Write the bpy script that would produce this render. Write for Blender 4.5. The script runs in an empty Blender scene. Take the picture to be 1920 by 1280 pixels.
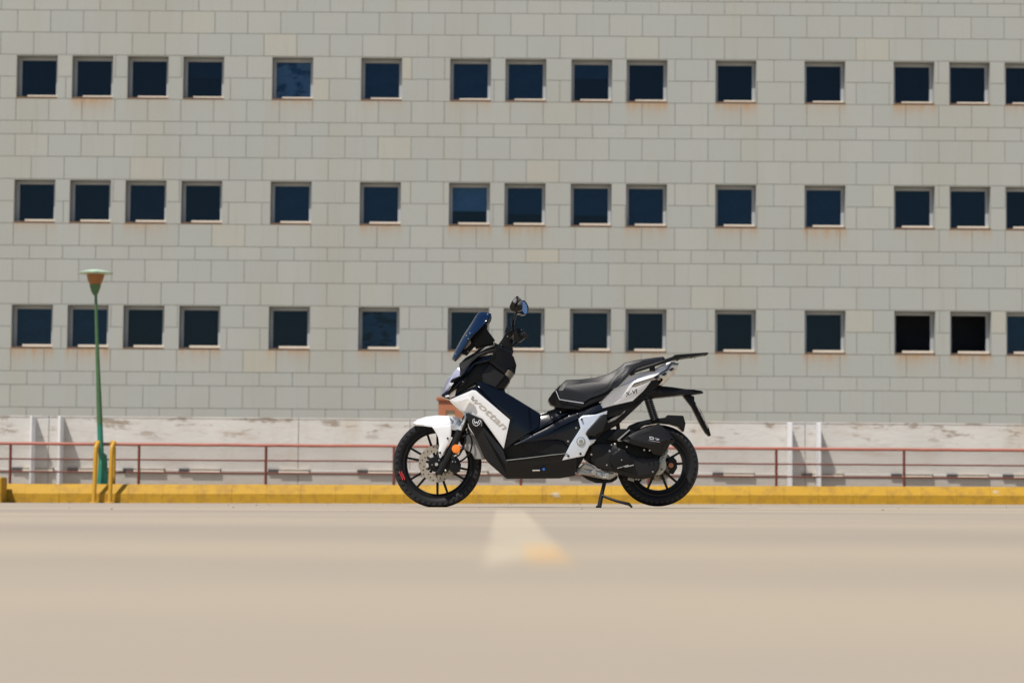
import bpy, bmesh, math, random
from mathutils import Vector, Matrix
from mathutils.bvhtree import BVHTree
random.seed(7)
C = bpy.context.scene.collection
S = bpy.context.scene

# ------------------------------------------------------------------ camera, world, sun, exposure
F = 4533.0                      # focal length in pixels of a 1920 wide frame (85 mm on 36 mm)
CAMZ = 0.065
TH = math.atan(290.0 / F)       # pitch up
RO = math.radians(0.43)         # slight roll
fw = Vector((0, math.cos(TH), math.sin(TH)))
up0 = Vector((0, -math.sin(TH), math.cos(TH)))
rt = Vector((1, 0, 0)) * math.cos(RO) + up0 * math.sin(RO)
up = up0 * math.cos(RO) - Vector((1, 0, 0)) * math.sin(RO)
CAM = Vector((0, 0, CAMZ))
MY = 14.77                      # distance of the scooter's centre plane


def U(px, py, Y):
    """point at distance Y whose picture position is (px, py) of 1920x1280"""
    d = fw + rt * ((px - 960) / F) + up * ((640 - py) / F)
    return CAM + d * (Y / d.y)


cd = bpy.data.cameras.new("camera")
cam = bpy.data.objects.new("camera", cd)
C.objects.link(cam)
cam.matrix_world = Matrix((
    (rt.x, up.x, -fw.x, CAM.x), (rt.y, up.y, -fw.y, CAM.y), (rt.z, up.z, -fw.z, CAM.z), (0, 0, 0, 1)))
cd.sensor_width = 36.0
cd.lens = 36.0 * F / 1920.0
cd.clip_start = 0.02
cd.clip_end = 2000
cd.dof.use_dof = True
cd.dof.focus_distance = MY - 0.1
cd.dof.aperture_fstop = 4.6
S.camera = cam

sun_dir = Vector((-0.37, -0.43, 1.0)).normalized()
w = bpy.data.worlds.new("World")
S.world = w
w.use_nodes = True
nt = w.node_tree
bg = nt.nodes["Background"]
sky = nt.nodes.new("ShaderNodeTexSky")
sky.sky_type = 'NISHITA'
sky.sun_disc = False
sky.sun_elevation = math.asin(sun_dir.z)
sky.sun_rotation = math.atan2(sun_dir.x, sun_dir.y)
sky.air_density = 1.0
sky.dust_density = 0.6
sky.ozone_density = 1.5
nt.links.new(sky.outputs[0], bg.inputs[0])
bg.inputs[1].default_value = 0.082
sl = bpy.data.lights.new("sun", 'SUN')
sl.energy = 4.9
sl.angle = math.radians(0.5)
sl.color = (1.0, 0.945, 0.875)
so = bpy.data.objects.new("sun", sl)
C.objects.link(so)
so.rotation_euler = sun_dir.to_track_quat('Z', 'Y').to_euler()
S.view_settings.view_transform = 'Standard'
S.view_settings.look = 'None'
S.view_settings.exposure = -0.04
S.view_settings.gamma = 1.0

# ------------------------------------------------------------------ materials
def nodes(name):
    m = bpy.data.materials.new(name)
    m.use_nodes = True
    return m, m.node_tree, m.node_tree.nodes["Principled BSDF"]


def N(t, kind, **kw):
    n = t.nodes.new(kind)
    for k, v in kw.items():
        setattr(n, k, v)
    return n


def mathn(t, op, a, b=None, c=None, clamp=False):
    n = t.nodes.new("ShaderNodeMath")
    n.operation = op
    n.use_clamp = clamp
    for i, v in enumerate((a, b, c)):
        if v is None:
            continue
        if isinstance(v, (int, float)):
            n.inputs[i].default_value = v
        else:
            t.links.new(v, n.inputs[i])
    return n.outputs[0]


def mixc(t, fac, a, b, blend='MIX'):
    n = t.nodes.new("ShaderNodeMix")
    n.data_type = 'RGBA'
    n.blend_type = blend
    for s, v in ((n.inputs[0], fac), (n.inputs[6], a), (n.inputs[7], b)):
        if isinstance(v, (int, float)):
            s.default_value = v
        elif isinstance(v, tuple):
            s.default_value = (*v[:3], 1)
        else:
            t.links.new(v, s)
    return n.outputs[2]


def noise(t, scale, detail=4, rough=0.55, vec=None, stretch=None):
    n = t.nodes.new("ShaderNodeTexNoise")
    n.inputs['Scale'].default_value = scale
    n.inputs['Detail'].default_value = detail
    n.inputs['Roughness'].default_value = rough
    if vec is None:
        vec = t.nodes.new("ShaderNodeTexCoord").outputs['Object']
    if stretch:
        mp = t.nodes.new("ShaderNodeMapping")
        mp.inputs['Scale'].default_value = stretch
        t.links.new(vec, mp.inputs[0])
        vec = mp.outputs[0]
    t.links.new(vec, n.inputs['Vector'])
    return n.outputs['Fac']


def ramp(t, f, stops):
    r = t.nodes.new("ShaderNodeValToRGB")
    e = r.color_ramp.elements
    while len(e) < len(stops):
        e.new(0.5)
    for i, (p, c) in enumerate(stops):
        e[i].position = p
        if isinstance(c, (int, float)):
            c = (c, c, c)
        e[i].color = (*c, 1)
    t.links.new(f, r.inputs[0])
    return r.outputs[0]


def mat(name, col, rough=0.5, metal=0.0, var=0.12, scale=14.0, bump=0.0, coat=0.0, spec=0.5, bscale=None):
    m, t, p = nodes(name)
    f = noise(t, scale, 5)
    a = tuple(c * (1 - var) for c in col)
    b = tuple(min(1, c * (1 + var)) for c in col)
    t.links.new(mixc(t, f, a, b), p.inputs['Base Color'])
    rr = t.nodes.new("ShaderNodeMapRange")
    rr.inputs[3].default_value = max(0.02, rough * 0.82)
    rr.inputs[4].default_value = min(1, rough * 1.2)
    t.links.new(noise(t, scale * 3, 3), rr.inputs[0])
    t.links.new(rr.outputs[0], p.inputs['Roughness'])
    p.inputs['Metallic'].default_value = metal
    p.inputs['Specular IOR Level'].default_value = spec
    p.inputs['Coat Weight'].default_value = coat
    p.inputs['Coat Roughness'].default_value = 0.06
    if bump:
        b_ = t.nodes.new("ShaderNodeBump")
        b_.inputs['Strength'].default_value = bump
        b_.inputs['Distance'].default_value = 0.003
        t.links.new(noise(t, bscale or scale * 8, 4), b_.inputs['Height'])
        t.links.new(b_.outputs[0], p.inputs['Normal'])
    return m


M = {}
M['plastic'] = mat('matte_black_plastic', (0.008, 0.008, 0.0085), 0.38, bump=0.1, scale=30, spec=0.22)
M['plastic2'] = mat('worn_charcoal_plastic', (0.014, 0.014, 0.015), 0.42, bump=0.12, scale=30, spec=0.25)
M['gloss'] = mat('gloss_navy_black_paint', (0.003, 0.005, 0.010), 0.12, coat=0.1, spec=0.35)
M['white'] = mat('white_body_paint', (0.86, 0.86, 0.87), 0.28, var=0.03, coat=0.5)
M['silver'] = mat('silver_metallic_paint', (0.72, 0.75, 0.80), 0.30, metal=0.45, var=0.05, coat=0.3)
M['metal'] = mat('cast_alloy', (0.42, 0.41, 0.38), 0.42, metal=0.8, var=0.2, scale=40)
M['steel'] = mat('bright_steel', (0.75, 0.74, 0.72), 0.25, metal=1.0, var=0.08)
M['disc'] = mat('brushed_brake_disc', (0.44, 0.38, 0.30), 0.42, metal=0.6, var=0.15, scale=60)
M['seat'] = mat('black_seat_vinyl', (0.014, 0.015, 0.017), 0.40, bump=0.12, scale=40, bscale=500, spec=0.3)
M['orange'] = mat('orange_reflector', (0.95, 0.25, 0.02), 0.25, coat=0.5, var=0.05)
M['redmark'] = mat('red_tyre_lettering', (0.55, 0.03, 0.03), 0.6)
M['inner'] = mat('grey_inner_fender', (0.34, 0.33, 0.32), 0.45, var=0.08)
M['smoke'] = mat('smoked_blue_screen', (0.002, 0.011, 0.038), 0.09, coat=0.05, spec=0.35)
M['lens'] = mat('pale_lavender_headlight_lens', (0.42, 0.43, 0.56), 0.12, coat=1.0, var=0.2, scale=25)
M['tail'] = mat('clear_tail_lamp_lens', (0.50, 0.45, 0.38), 0.15, metal=0.5, var=0.5, scale=60)
M['mirror'] = mat('mirror_glass', (0.9, 0.93, 1.0), 0.02, metal=1.0, var=0.01)
M['decal'] = mat('warm_grey_decal', (0.46, 0.42, 0.37), 0.45, var=0.1)
M['decalw'] = mat('white_decal', (0.8, 0.82, 0.85), 0.4, var=0.05)
M['decalk'] = mat('black_decal', (0.02, 0.02, 0.025), 0.4, var=0.05)
M['bluecap'] = mat('blue_anodised_cap', (0.05, 0.2, 0.7), 0.3, metal=0.6)
M['rail'] = mat('red_oxide_railing_paint', (0.17, 0.04, 0.025), 0.6, var=0.4, scale=9, bump=0.4)
M['railtop'] = mat('sun_bleached_red_handrail_paint', (0.42, 0.15, 0.11), 0.6, var=0.3, scale=4, bump=0.4)  # paler than the other rails: brightness of the lit top put into the colour
M['wire'] = mat('galvanised_wire', (0.30, 0.24, 0.20), 0.55, metal=0.3)


def m_green():
    m, t, p = nodes('green_lamp_post_paint')
    tc = t.nodes.new("ShaderNodeTexCoord").outputs['Object']
    sp = t.nodes.new("ShaderNodeSeparateXYZ"); t.links.new(tc, sp.inputs[0])
    h = mathn(t, 'ADD', sp.outputs[2], mathn(t, 'MULTIPLY', noise(t, 3, 4), 0.5))
    f = ramp(t, mathn(t, 'MULTIPLY', h, 0.4), [(0.62, 0.0), (0.66, 1.0)])
    lo = mixc(t, noise(t, 7, 5), (0.012, 0.15, 0.10), (0.03, 0.26, 0.19))
    hi = mixc(t, noise(t, 7, 5), (0.03, 0.10, 0.035), (0.09, 0.19, 0.075))
    t.links.new(mixc(t, f, lo, hi), p.inputs['Base Color'])
    p.inputs['Roughness'].default_value = 0.5
    return m


M['green'] = m_green()
M['amber'] = mat('aged_amber_lamp_bowl', (0.30, 0.12, 0.03), 0.4, var=0.25, scale=8)
M['hood'] = mat('pale_weathered_lamp_hood', (0.42, 0.55, 0.42), 0.6, var=0.5, scale=14)
M['terra'] = mat('terracotta_paint', (0.46, 0.17, 0.085), 0.75, var=0.18, scale=6, bump=0.3)
M['cream'] = mat('cream_render_panel', (0.62, 0.54, 0.38), 0.8, var=0.12, scale=6)
M['frame'] = mat('grey_aluminium_frame', (0.42, 0.44, 0.46), 0.5, metal=0.1, var=0.1, scale=6)
M['sill'] = mat('cream_stone_sill', (0.78, 0.70, 0.58), 0.7, var=0.12, scale=7)
M['lip'] = mat('rusty_sill_lip', (0.16, 0.10, 0.06), 0.8, var=0.4, scale=8)  # dark brown strip along the bottom of each opening
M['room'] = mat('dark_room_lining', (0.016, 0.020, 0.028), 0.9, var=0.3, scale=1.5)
M['blind'] = mat('slate_blue_roller_blind', (0.07, 0.13, 0.21), 0.8, var=0.3, scale=4)
M['blind_pale'] = mat('pale_blue_roller_blind', (0.45, 0.62, 0.78), 0.8, var=0.25, scale=4)
M['blind_dim'] = mat('dim_navy_blind', (0.022, 0.036, 0.058), 0.8, var=0.35, scale=2)


def m_cloud_reflection(name, a, b):  # cloud reflection painted as mottled colour on a sheet behind the pane
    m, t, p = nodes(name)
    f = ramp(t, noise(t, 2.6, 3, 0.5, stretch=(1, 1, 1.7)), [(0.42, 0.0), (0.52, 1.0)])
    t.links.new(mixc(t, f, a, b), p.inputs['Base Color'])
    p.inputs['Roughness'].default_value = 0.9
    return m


M['cloudy'] = m_cloud_reflection('mottled_pale_curtain', (0.10, 0.20, 0.34), (0.55, 0.68, 0.82))
M['cloudy_dim'] = m_cloud_reflection('mottled_dim_curtain', (0.012, 0.02, 0.035), (0.14, 0.22, 0.33))


def m_tyre():
    m, t, p = nodes('tyre_rubber')
    tc = t.nodes.new("ShaderNodeTexCoord").outputs['Object']
    at = t.nodes.new("ShaderNodeAttribute")
    at.attribute_name = 'polar'          # x = angle, y = distance from hub (share of the outer radius), z = side
    sp = t.nodes.new("ShaderNodeSeparateXYZ")
    t.links.new(at.outputs['Vector'], sp.inputs[0])
    ang = mathn(t, 'MULTIPLY', sp.outputs[0], 44.0)
    ang = mathn(t, 'ADD', ang, mathn(t, 'MULTIPLY', mathn(t, 'ABSOLUTE', sp.outputs[2]), 260.0))
    s = mathn(t, 'SINE', ang)
    mask = mathn(t, 'GREATER_THAN', s, 0.45)
    ring = mathn(t, 'GREATER_THAN', sp.outputs[1], 0.885)
    g = mathn(t, 'MULTIPLY', mask, ring)
    base = mixc(t, noise(t, 30, 4), (0.009, 0.009, 0.010), (0.018, 0.018, 0.019))
    base = mixc(t, ring, base, (0.026, 0.026, 0.028))
    base = mixc(t, g, base, (0.005, 0.005, 0.005))
    t.links.new(base, p.inputs['Base Color'])
    p.inputs['Roughness'].default_value = 0.6
    p.inputs['Specular IOR Level'].default_value = 0.2
    b = t.nodes.new("ShaderNodeBump")
    b.inputs['Distance'].default_value = 0.006
    b.inputs['Strength'].default_value = 0.8
    b.invert = True
    t.links.new(g, b.inputs['Height'])
    t.links.new(b.outputs[0], p.inputs['Normal'])
    return m


M['tyre'] = m_tyre()


def m_stone():
    m, t, p = nodes('pale_stone_cladding')
    at = t.nodes.new("ShaderNodeAttribute"); at.attribute_name = 'tint'
    sp = t.nodes.new("ShaderNodeSeparateColor"); t.links.new(at.outputs['Color'], sp.inputs[0])
    col = mixc(t, sp.outputs[0], (0.388, 0.402, 0.37), (0.426, 0.428, 0.384))
    col = mixc(t, sp.outputs[1], col, (0.48, 0.445, 0.335))
    big = noise(t, 0.25, 4)
    col = mixc(t, mathn(t, 'MULTIPLY', big, 0.30), col, (0.39, 0.41, 0.38))
    fine = noise(t, 6, 6, 0.65, stretch=(1, 1, 2.2))
    col = mixc(t, mathn(t, 'MULTIPLY', fine, 0.25), col, (0.34, 0.34, 0.32))
    wide = ramp(t, noise(t, 0.6, 7, 0.65, stretch=(1, 1, 0.22)), [(0.46, 0.0), (0.68, 1.0)])
    col = mixc(t, mathn(t, 'MULTIPLY', wide, 0.30), col, (0.37, 0.33, 0.25))
    drip = ramp(t, noise(t, 1.7, 7, 0.7, stretch=(2.5, 1, 0.10)), [(0.56, 0.0), (0.72, 1.0)])
    col = mixc(t, mathn(t, 'MULTIPLY', drip, 0.28), col, (0.31, 0.28, 0.22))
    streak = noise(t, 3.0, 5, 0.7, stretch=(2.2, 1, 0.16))
    sm = ramp(t, streak, [(0.34, 0.0), (0.62, 1.0)])
    st = mathn(t, 'MULTIPLY', sp.outputs[2], mathn(t, 'ADD', mathn(t, 'MULTIPLY', sm, 0.85), 0.15), clamp=True)
    col = mixc(t, st, col, (0.42, 0.25, 0.115))
    t.links.new(col, p.inputs['Base Color'])
    p.inputs['Roughness'].default_value = 0.75
    b = t.nodes.new("ShaderNodeBump"); b.inputs['Distance'].default_value = 0.004; b.inputs['Strength'].default_value = 0.4
    t.links.new(noise(t, 18, 6), b.inputs['Height']); t.links.new(b.outputs[0], p.inputs['Normal'])
    return m


M['stone'] = m_stone()
M['mortar'] = mat('shadowed_joint_mortar', (0.26, 0.25, 0.20), 0.9, var=0.3, scale=2)  # mortar colour, darker than the stone cladding


def m_whitewall():
    m, t, p = nodes('weathered_whitewash')
    tc = t.nodes.new("ShaderNodeTexCoord").outputs['Object']
    sp = t.nodes.new("ShaderNodeSeparateXYZ"); t.links.new(tc, sp.inputs[0])
    col = mixc(t, noise(t, 0.9, 5), (0.52, 0.50, 0.465), (0.70, 0.68, 0.64))
    col = mixc(t, mathn(t, 'MULTIPLY', ramp(t, noise(t, 2.2, 6, 0.62, stretch=(0.35, 1, 1.6)), [(0.54, 0.0), (0.72, 1.0)]), 0.5), col, (0.46, 0.34, 0.25))
    col = mixc(t, mathn(t, 'MULTIPLY', ramp(t, noise(t, 0.8, 6, 0.7, stretch=(1, 1, 0.4)), [(0.54, 0.0), (0.70, 1.0)]), 0.5), col, (0.50, 0.42, 0.30))
    # peeling dirt along the coping
    topd = t.nodes.new("ShaderNodeMapRange")
    topd.inputs[1].default_value = 1.10; topd.inputs[2].default_value = 1.40
    t.links.new(sp.outputs[2], topd.inputs[0])
    edge = mathn(t, 'MULTIPLY', topd.outputs[0], ramp(t, noise(t, 1.6, 7, 0.7, stretch=(0.8, 1, 3)), [(0.54, 0.0), (0.60, 1.0)]))
    col = mixc(t, mathn(t, 'MULTIPLY', edge, 0.75), col, (0.25, 0.18, 0.12))
    # greyer bare concrete low down
    lo = t.nodes.new("ShaderNodeMapRange")
    lo.inputs[1].default_value = 0.60; lo.inputs[2].default_value = 0.50
    t.links.new(sp.outputs[2], lo.inputs[0])
    col = mixc(t, mathn(t, 'MULTIPLY', lo.outputs[0], 0.6), col, (0.43, 0.385, 0.33))
    t.links.new(col, p.inputs['Base Color'])
    p.inputs['Roughness'].default_value = 0.85
    b = t.nodes.new("ShaderNodeBump"); b.inputs['Distance'].default_value = 0.02; b.inputs['Strength'].default_value = 0.5
    t.links.new(noise(t, 5, 8, 0.65, stretch=(1, 1, 2)), b.inputs['Height']); t.links.new(b.outputs[0], p.inputs['Normal'])
    return m


M['whitewall'] = m_whitewall()
M['fin'] = mat('white_painted_fin', (0.78, 0.78, 0.79), 0.6, var=0.10, scale=5)


def m_yellow(name='yellow_kerb_paint'):
    m, t, p = nodes(name)
    col = mixc(t, noise(t, 1.5, 6, 0.65), (0.42, 0.225, 0.008), (0.52, 0.30, 0.012))
    col = mixc(t, mathn(t, 'MULTIPLY', ramp(t, noise(t, 5, 7, 0.7), [(0.48, 0.0), (0.62, 1.0)]), 0.6), col, (0.30, 0.16, 0.02))
    col = mixc(t, ramp(t, noise(t, 1.9, 9, 0.62, stretch=(1, 1, 1.4)), [(0.67, 0.0), (0.71, 1.0)]), col, (0.44, 0.38, 0.27))
    col = mixc(t, ramp(t, noise(t, 9, 6, 0.7), [(0.70, 0.0), (0.74, 1.0)]), col, (0.12, 0.07, 0.02))
    t.links.new(col, p.inputs['Base Color'])
    p.inputs['Roughness'].default_value = 0.7
    b = t.nodes.new("ShaderNodeBump"); b.inputs['Distance'].default_value = 0.01; b.inputs['Strength'].default_value = 0.6
    t.links.new(noise(t, 12, 7, 0.7), b.inputs['Height']); t.links.new(b.outputs[0], p.inputs['Normal'])
    return m


M['yellow'] = m_yellow()
M['hoop'] = mat('yellow_hoop_paint', (0.58, 0.32, 0.03), 0.5, var=0.18, scale=7)


def m_ground():
    m, t, p = nodes('sunlit_concrete_deck')
    col = mixc(t, ramp(t, noise(t, 0.55, 5, 0.55, stretch=(0.35, 1.0, 1)), [(0.40, 0.0), (0.60, 1.0)]), (0.40, 0.336, 0.265), (0.46, 0.39, 0.275))
    col = mixc(t, mathn(t, 'MULTIPLY', ramp(t, noise(t, 0.28, 5, 0.6, stretch=(0.3, 1.3, 1)), [(0.48, 0.0), (0.62, 1.0)]), 0.6), col, (0.30, 0.25, 0.21))
    col = mixc(t, mathn(t, 'MULTIPLY', ramp(t, noise(t, 3.0, 6, 0.6), [(0.5, 0.0), (0.7, 1.0)]), 0.35), col, (0.36, 0.31, 0.27))
    col = mixc(t, ramp(t, noise(t, 22, 4, 0.6), [(0.70, 0.0), (0.74, 1.0)]), col, (0.17, 0.14, 0.11))
    col = mixc(t, mathn(t, 'MULTIPLY', noise(t, 120, 4, 0.7), 0.25), col, (0.32, 0.28, 0.24))
    # worn painted stripe running away from the camera, and an older yellow patch beside it
    tc = t.nodes.new("ShaderNodeTexCoord").outputs['Object']
    sp = t.nodes.new("ShaderNodeSeparateXYZ"); t.links.new(tc, sp.inputs[0])
    X, Y = sp.outputs[0], sp.outputs[1]

    def ss(v, a, b):
        n = t.nodes.new("ShaderNodeMapRange"); n.interpolation_type = 'SMOOTHSTEP'
        n.inputs[1].default_value = a; n.inputs[2].default_value = b
        t.links.new(v, n.inputs[0])
        return n.outputs[0]
    wob = mathn(t, 'MULTIPLY', mathn(t, 'SUBTRACT', noise(t, 14, 5, 0.6, stretch=(1, 0.35, 1)), 0.5), 0.03)
    xw = mathn(t, 'ADD', X, wob)
    left = ss(mathn(t, 'ADD', xw, mathn(t, 'MULTIPLY', Y, 0.0048)), -0.024, -0.006)
    rgt = ss(mathn(t, 'SUBTRACT', 0.078, xw), 0.0, 0.028)
    near = ss(mathn(t, 'ADD', Y, mathn(t, 'MULTIPLY', xw, -9.0)), 2.25, 2.85)
    far = ss(mathn(t, 'SUBTRACT', 15.0, Y), 0.0, 7.0)
    wear = ramp(t, noise(t, 8, 5, 0.65, stretch=(1, 0.3, 1)), [(0.30, 0.55), (0.58, 1.0)])
    mk = mathn(t, 'MULTIPLY', mathn(t, 'MULTIPLY', mathn(t, 'MULTIPLY', left, rgt), mathn(t, 'MULTIPLY', near, far)), wear)
    col = mixc(t, mathn(t, 'MULTIPLY', mk, 0.36), col, (0.68, 0.60, 0.43))
    yl = mathn(t, 'MULTIPLY', ss(xw, 0.004, 0.03), ss(mathn(t, 'SUBTRACT', 0.075, xw), 0.0, 0.02))
    yl = mathn(t, 'MULTIPLY', yl, mathn(t, 'MULTIPLY', ss(Y, 2.3, 2.75), ss(mathn(t, 'SUBTRACT', 3.9, Y), 0.0, 0.9)))
    col = mixc(t, mathn(t, 'MULTIPLY', yl, 0.52), col, (0.66, 0.41, 0.17))
    t.links.new(col, p.inputs['Base Color'])
    p.inputs['Roughness'].default_value = 0.85
    p.inputs['Specular IOR Level'].default_value = 0.2
    b = t.nodes.new("ShaderNodeBump"); b.inputs['Distance'].default_value = 0.002; b.inputs['Strength'].default_value = 0.35
    t.links.new(noise(t, 90, 6, 0.7), b.inputs['Height']); t.links.new(b.outputs[0], p.inputs['Normal'])
    return m


M['ground'] = m_ground()


def m_glass():
    m, t, p = nodes('window_glass')
    out = t.nodes["Material Output"]
    tr = t.nodes.new("ShaderNodeBsdfTransparent"); tr.inputs[0].default_value = (0.62, 0.72, 0.80, 1)
    gl = t.nodes.new("ShaderNodeBsdfGlossy"); gl.inputs['Roughness'].default_value = 0.03
    gl.inputs[0].default_value = (0.42, 0.56, 0.68, 1)
    b = t.nodes.new("ShaderNodeBump"); b.inputs['Distance'].default_value = 0.004; b.inputs['Strength'].default_value = 0.25
    t.links.new(noise(t, 1.2, 3), b.inputs['Height']); t.links.new(b.outputs[0], gl.inputs['Normal'])
    fr = t.nodes.new("ShaderNodeFresnel"); fr.inputs[0].default_value = 1.45
    mx = t.nodes.new("ShaderNodeMixShader")
    t.links.new(fr.outputs[0], mx.inputs[0]); t.links.new(tr.outputs[0], mx.inputs[1]); t.links.new(gl.outputs[0], mx.inputs[2])
    t.links.new(mx.outputs[0], out.inputs[0])
    return m


M['glass'] = m_glass()

# ------------------------------------------------------------------ object helpers
ORG = {}


def empty(name, loc, **props):
    o = bpy.data.objects.new(name, None)
    C.objects.link(o)
    o.location = loc
    o.empty_display_size = 0.2
    ORG[o.name] = Vector(loc)
    for k, v in props.items():
        o[k] = v
    return o


def link(name, bm, mats, parent=None, origin=None, smooth=None, normals=True, **props):
    """one mesh object; the bmesh holds world coordinates"""
    if normals:
        bmesh.ops.recalc_face_normals(bm, faces=bm.faces)
    org = ORG[parent.name] if parent else Vector(origin or (0, 0, 0))
    bmesh.ops.translate(bm, verts=bm.verts, vec=-org)
    me = bpy.data.meshes.new(name)
    bm.to_mesh(me)
    bm.free()
    for m in (mats if isinstance(mats, (list, tuple)) else [mats]):
        me.materials.append(m)
    o = bpy.data.objects.new(name, me)
    C.objects.link(o)
    if parent:
        o.parent = parent
    else:
        o.location = org
    ORG[o.name] = org
    if smooth:
        me.polygons.foreach_set('use_smooth', [True] * len(me.polygons))
        try:
            me.set_sharp_from_angle(angle=math.radians(smooth))
        except Exception:
            pass
    for k, v in props.items():
        o[k] = v
    return o


def box(bm, x0, x1, y0, y1, z0, z1, mi=0):
    v = [bm.verts.new(p) for p in ((x0, y0, z0), (x1, y0, z0), (x1, y1, z0), (x0, y1, z0), (x0, y0, z1), (x1, y0, z1), (x1, y1, z1), (x0, y1, z1))]
    for q in ((0, 1, 2, 3), (4, 7, 6, 5), (0, 4, 5, 1), (1, 5, 6, 2), (2, 6, 7, 3), (3, 7, 4, 0)):
        f = bm.faces.new([v[i] for i in q])
        f.material_index = mi


def tube(bm, pts, r, n=10, mi=0, cap=True):
    """swept tube through points; r number or list"""
    pts = [Vector(p) for p in pts]
    rs = r if isinstance(r, (list, tuple)) else [r] * len(pts)
    rings = []
    prev = None
    for i, p in enumerate(pts):
        d = (pts[min(i + 1, len(pts) - 1)] - pts[max(i - 1, 0)]).normalized()
        if prev is None:
            a = d.orthogonal().normalized()
        else:
            a = (prev - d * prev.dot(d)).normalized()
        prev = a
        b = d.cross(a)
        rings.append([bm.verts.new(p + (a * math.cos(2 * math.pi * k / n) + b * math.sin(2 * math.pi * k / n)) * rs[i]) for k in range(n)])
    for i in range(len(rings) - 1):
        for k in range(n):
            f = bm.faces.new((rings[i][k], rings[i][(k + 1) % n], rings[i + 1][(k + 1) % n], rings[i + 1][k]))
            f.material_index = mi
    if cap:
        f = bm.faces.new(rings[0][::-1]); f.material_index = mi
        f = bm.faces.new(rings[-1]); f.material_index = mi


def spline(pts, k=5):
    """Catmull-Rom through points"""
    P = [Vector(p) for p in pts]
    P = [P[0]] + P + [P[-1]]
    out = []
    for i in range(1, len(P) - 2):
        for j in range(k):
            t = j / k
            a, b, c, d = P[i - 1], P[i], P[i + 1], P[i + 2]
            out.append(0.5 * ((2 * b) + (c - a) * t + (2 * a - 5 * b + 4 * c - d) * t * t + (3 * b - a - 3 * c + d) * t ** 3))
    out.append(P[-2])
    return out


def lathe_y(bm, cx, cy, cz, prof, n=64, mi=0, closed=False, polar=None, Rn=1.0):
    """profile of (radius, y offset) turned round the Y axis through (cx, cy, cz)"""
    rings = []
    for (r, y) in prof:
        rings.append([bm.verts.new((cx + r * math.cos(2 * math.pi * k / n), cy + y, cz + r * math.sin(2 * math.pi * k / n))) for k in range(n)])
        if polar:
            for k, v in enumerate(rings[-1]):
                v[polar] = Vector((2 * math.pi * min(k, n - k) / n, r / Rn, y))
    m = len(rings)
    for i in range(m if closed else m - 1):
        a, b = rings[i], rings[(i + 1) % m]
        for k in range(n):
            f = bm.faces.new((a[k], a[(k + 1) % n], b[(k + 1) % n], b[k]))
            f.material_index = mi
    return rings


def lathe_z(bm, c, prof, n=24, mi=0, lean=(0, 0)):
    """profile of (radius, z) turned round a vertical axis at c=(x, y, z0)"""
    rings = []
    for (r, z) in prof:
        rings.append([bm.verts.new((c[0] + lean[0] * z + r * math.cos(2 * math.pi * k / n), c[1] + lean[1] * z + r * math.sin(2 * math.pi * k / n), c[2] + z)) for k in range(n)])
    for i in range(len(rings) - 1):
        for k in range(n):
            f = bm.faces.new((rings[i][k], rings[i][(k + 1) % n], rings[i + 1][(k + 1) % n], rings[i + 1][k]))
            f.material_index = mi
    bm.faces.new(rings[0][::-1]).material_index = mi
    bm.faces.new(rings[-1]).material_index = mi


def bevel_mod(o, wdt, seg=2):
    md = o.modifiers.new("edge_round", 'BEVEL')
    md.width = wdt
    md.segments = seg
    md.limit_method = 'ANGLE'
    md.angle_limit = math.radians(30)
    md.harden_normals = False
    return o


# ------------------------------------------------------------------ ground
KY = 40.0
zm0, zm1 = U(820, 950.4, MY), U(1122, 951.6, MY)
sM = (zm1.z - zm0.z) / (zm1.x - zm0.x)
zk0, zk1 = U(0, 942.3, KY), U(1920, 945.6, KY)
sK = (zk1.z - zk0.z) / (zk1.x - zk0.x)


def G(x, y):
    x = max(-30, min(30, x))
    a = zm0.z + sM * (max(-6, min(6, x)) - zm0.x)
    b = zk0.z + sK * (x - zk0.x)
    t = max(0.0, min(1.0, (y - MY) / (KY - MY)))
    t = t * t * (2.2 - 1.2 * t)
    return a * (1 - t) + b * t


def on_ground(px, py, lift=0.0):
    lo, hi = 0.3, 39.0
    for _ in range(50):
        mid = (lo + hi) / 2
        p = U(px, py, mid)
        if p.z > G(p.x, p.y) + lift:
            lo = mid
        else:
            hi = mid
    return U(px, py, lo)


bm = bmesh.new()
xs = [-400, -150, -60, -30, -22, -16, -12, -9, -6, -4, -2, -1, 0, 1, 2, 4, 6, 9, 12, 16, 22, 30, 60, 150, 400]
ys = [-300, -80, -20, -5, 0, 1, 2, 4, 6, 8, 10, 12, 14, MY, 15.5, 16, 17, 18, 19, 20, 21, 22, 24, 26, 28, 30, 32, 34, 36, 38, KY, 44, 50, 60, 90, 200, 600, 1500]
vv = [[bm.verts.new((x, y, G(x, y))) for x in xs] for y in ys]
for j in range(len(ys) - 1):
    for i in range(len(xs) - 1):
        bm.faces.new((vv[j][i], vv[j][i + 1], vv[j + 1][i + 1], vv[j + 1][i]))
link('ground', bm, M['ground'], kind='structure', smooth=60)


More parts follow.
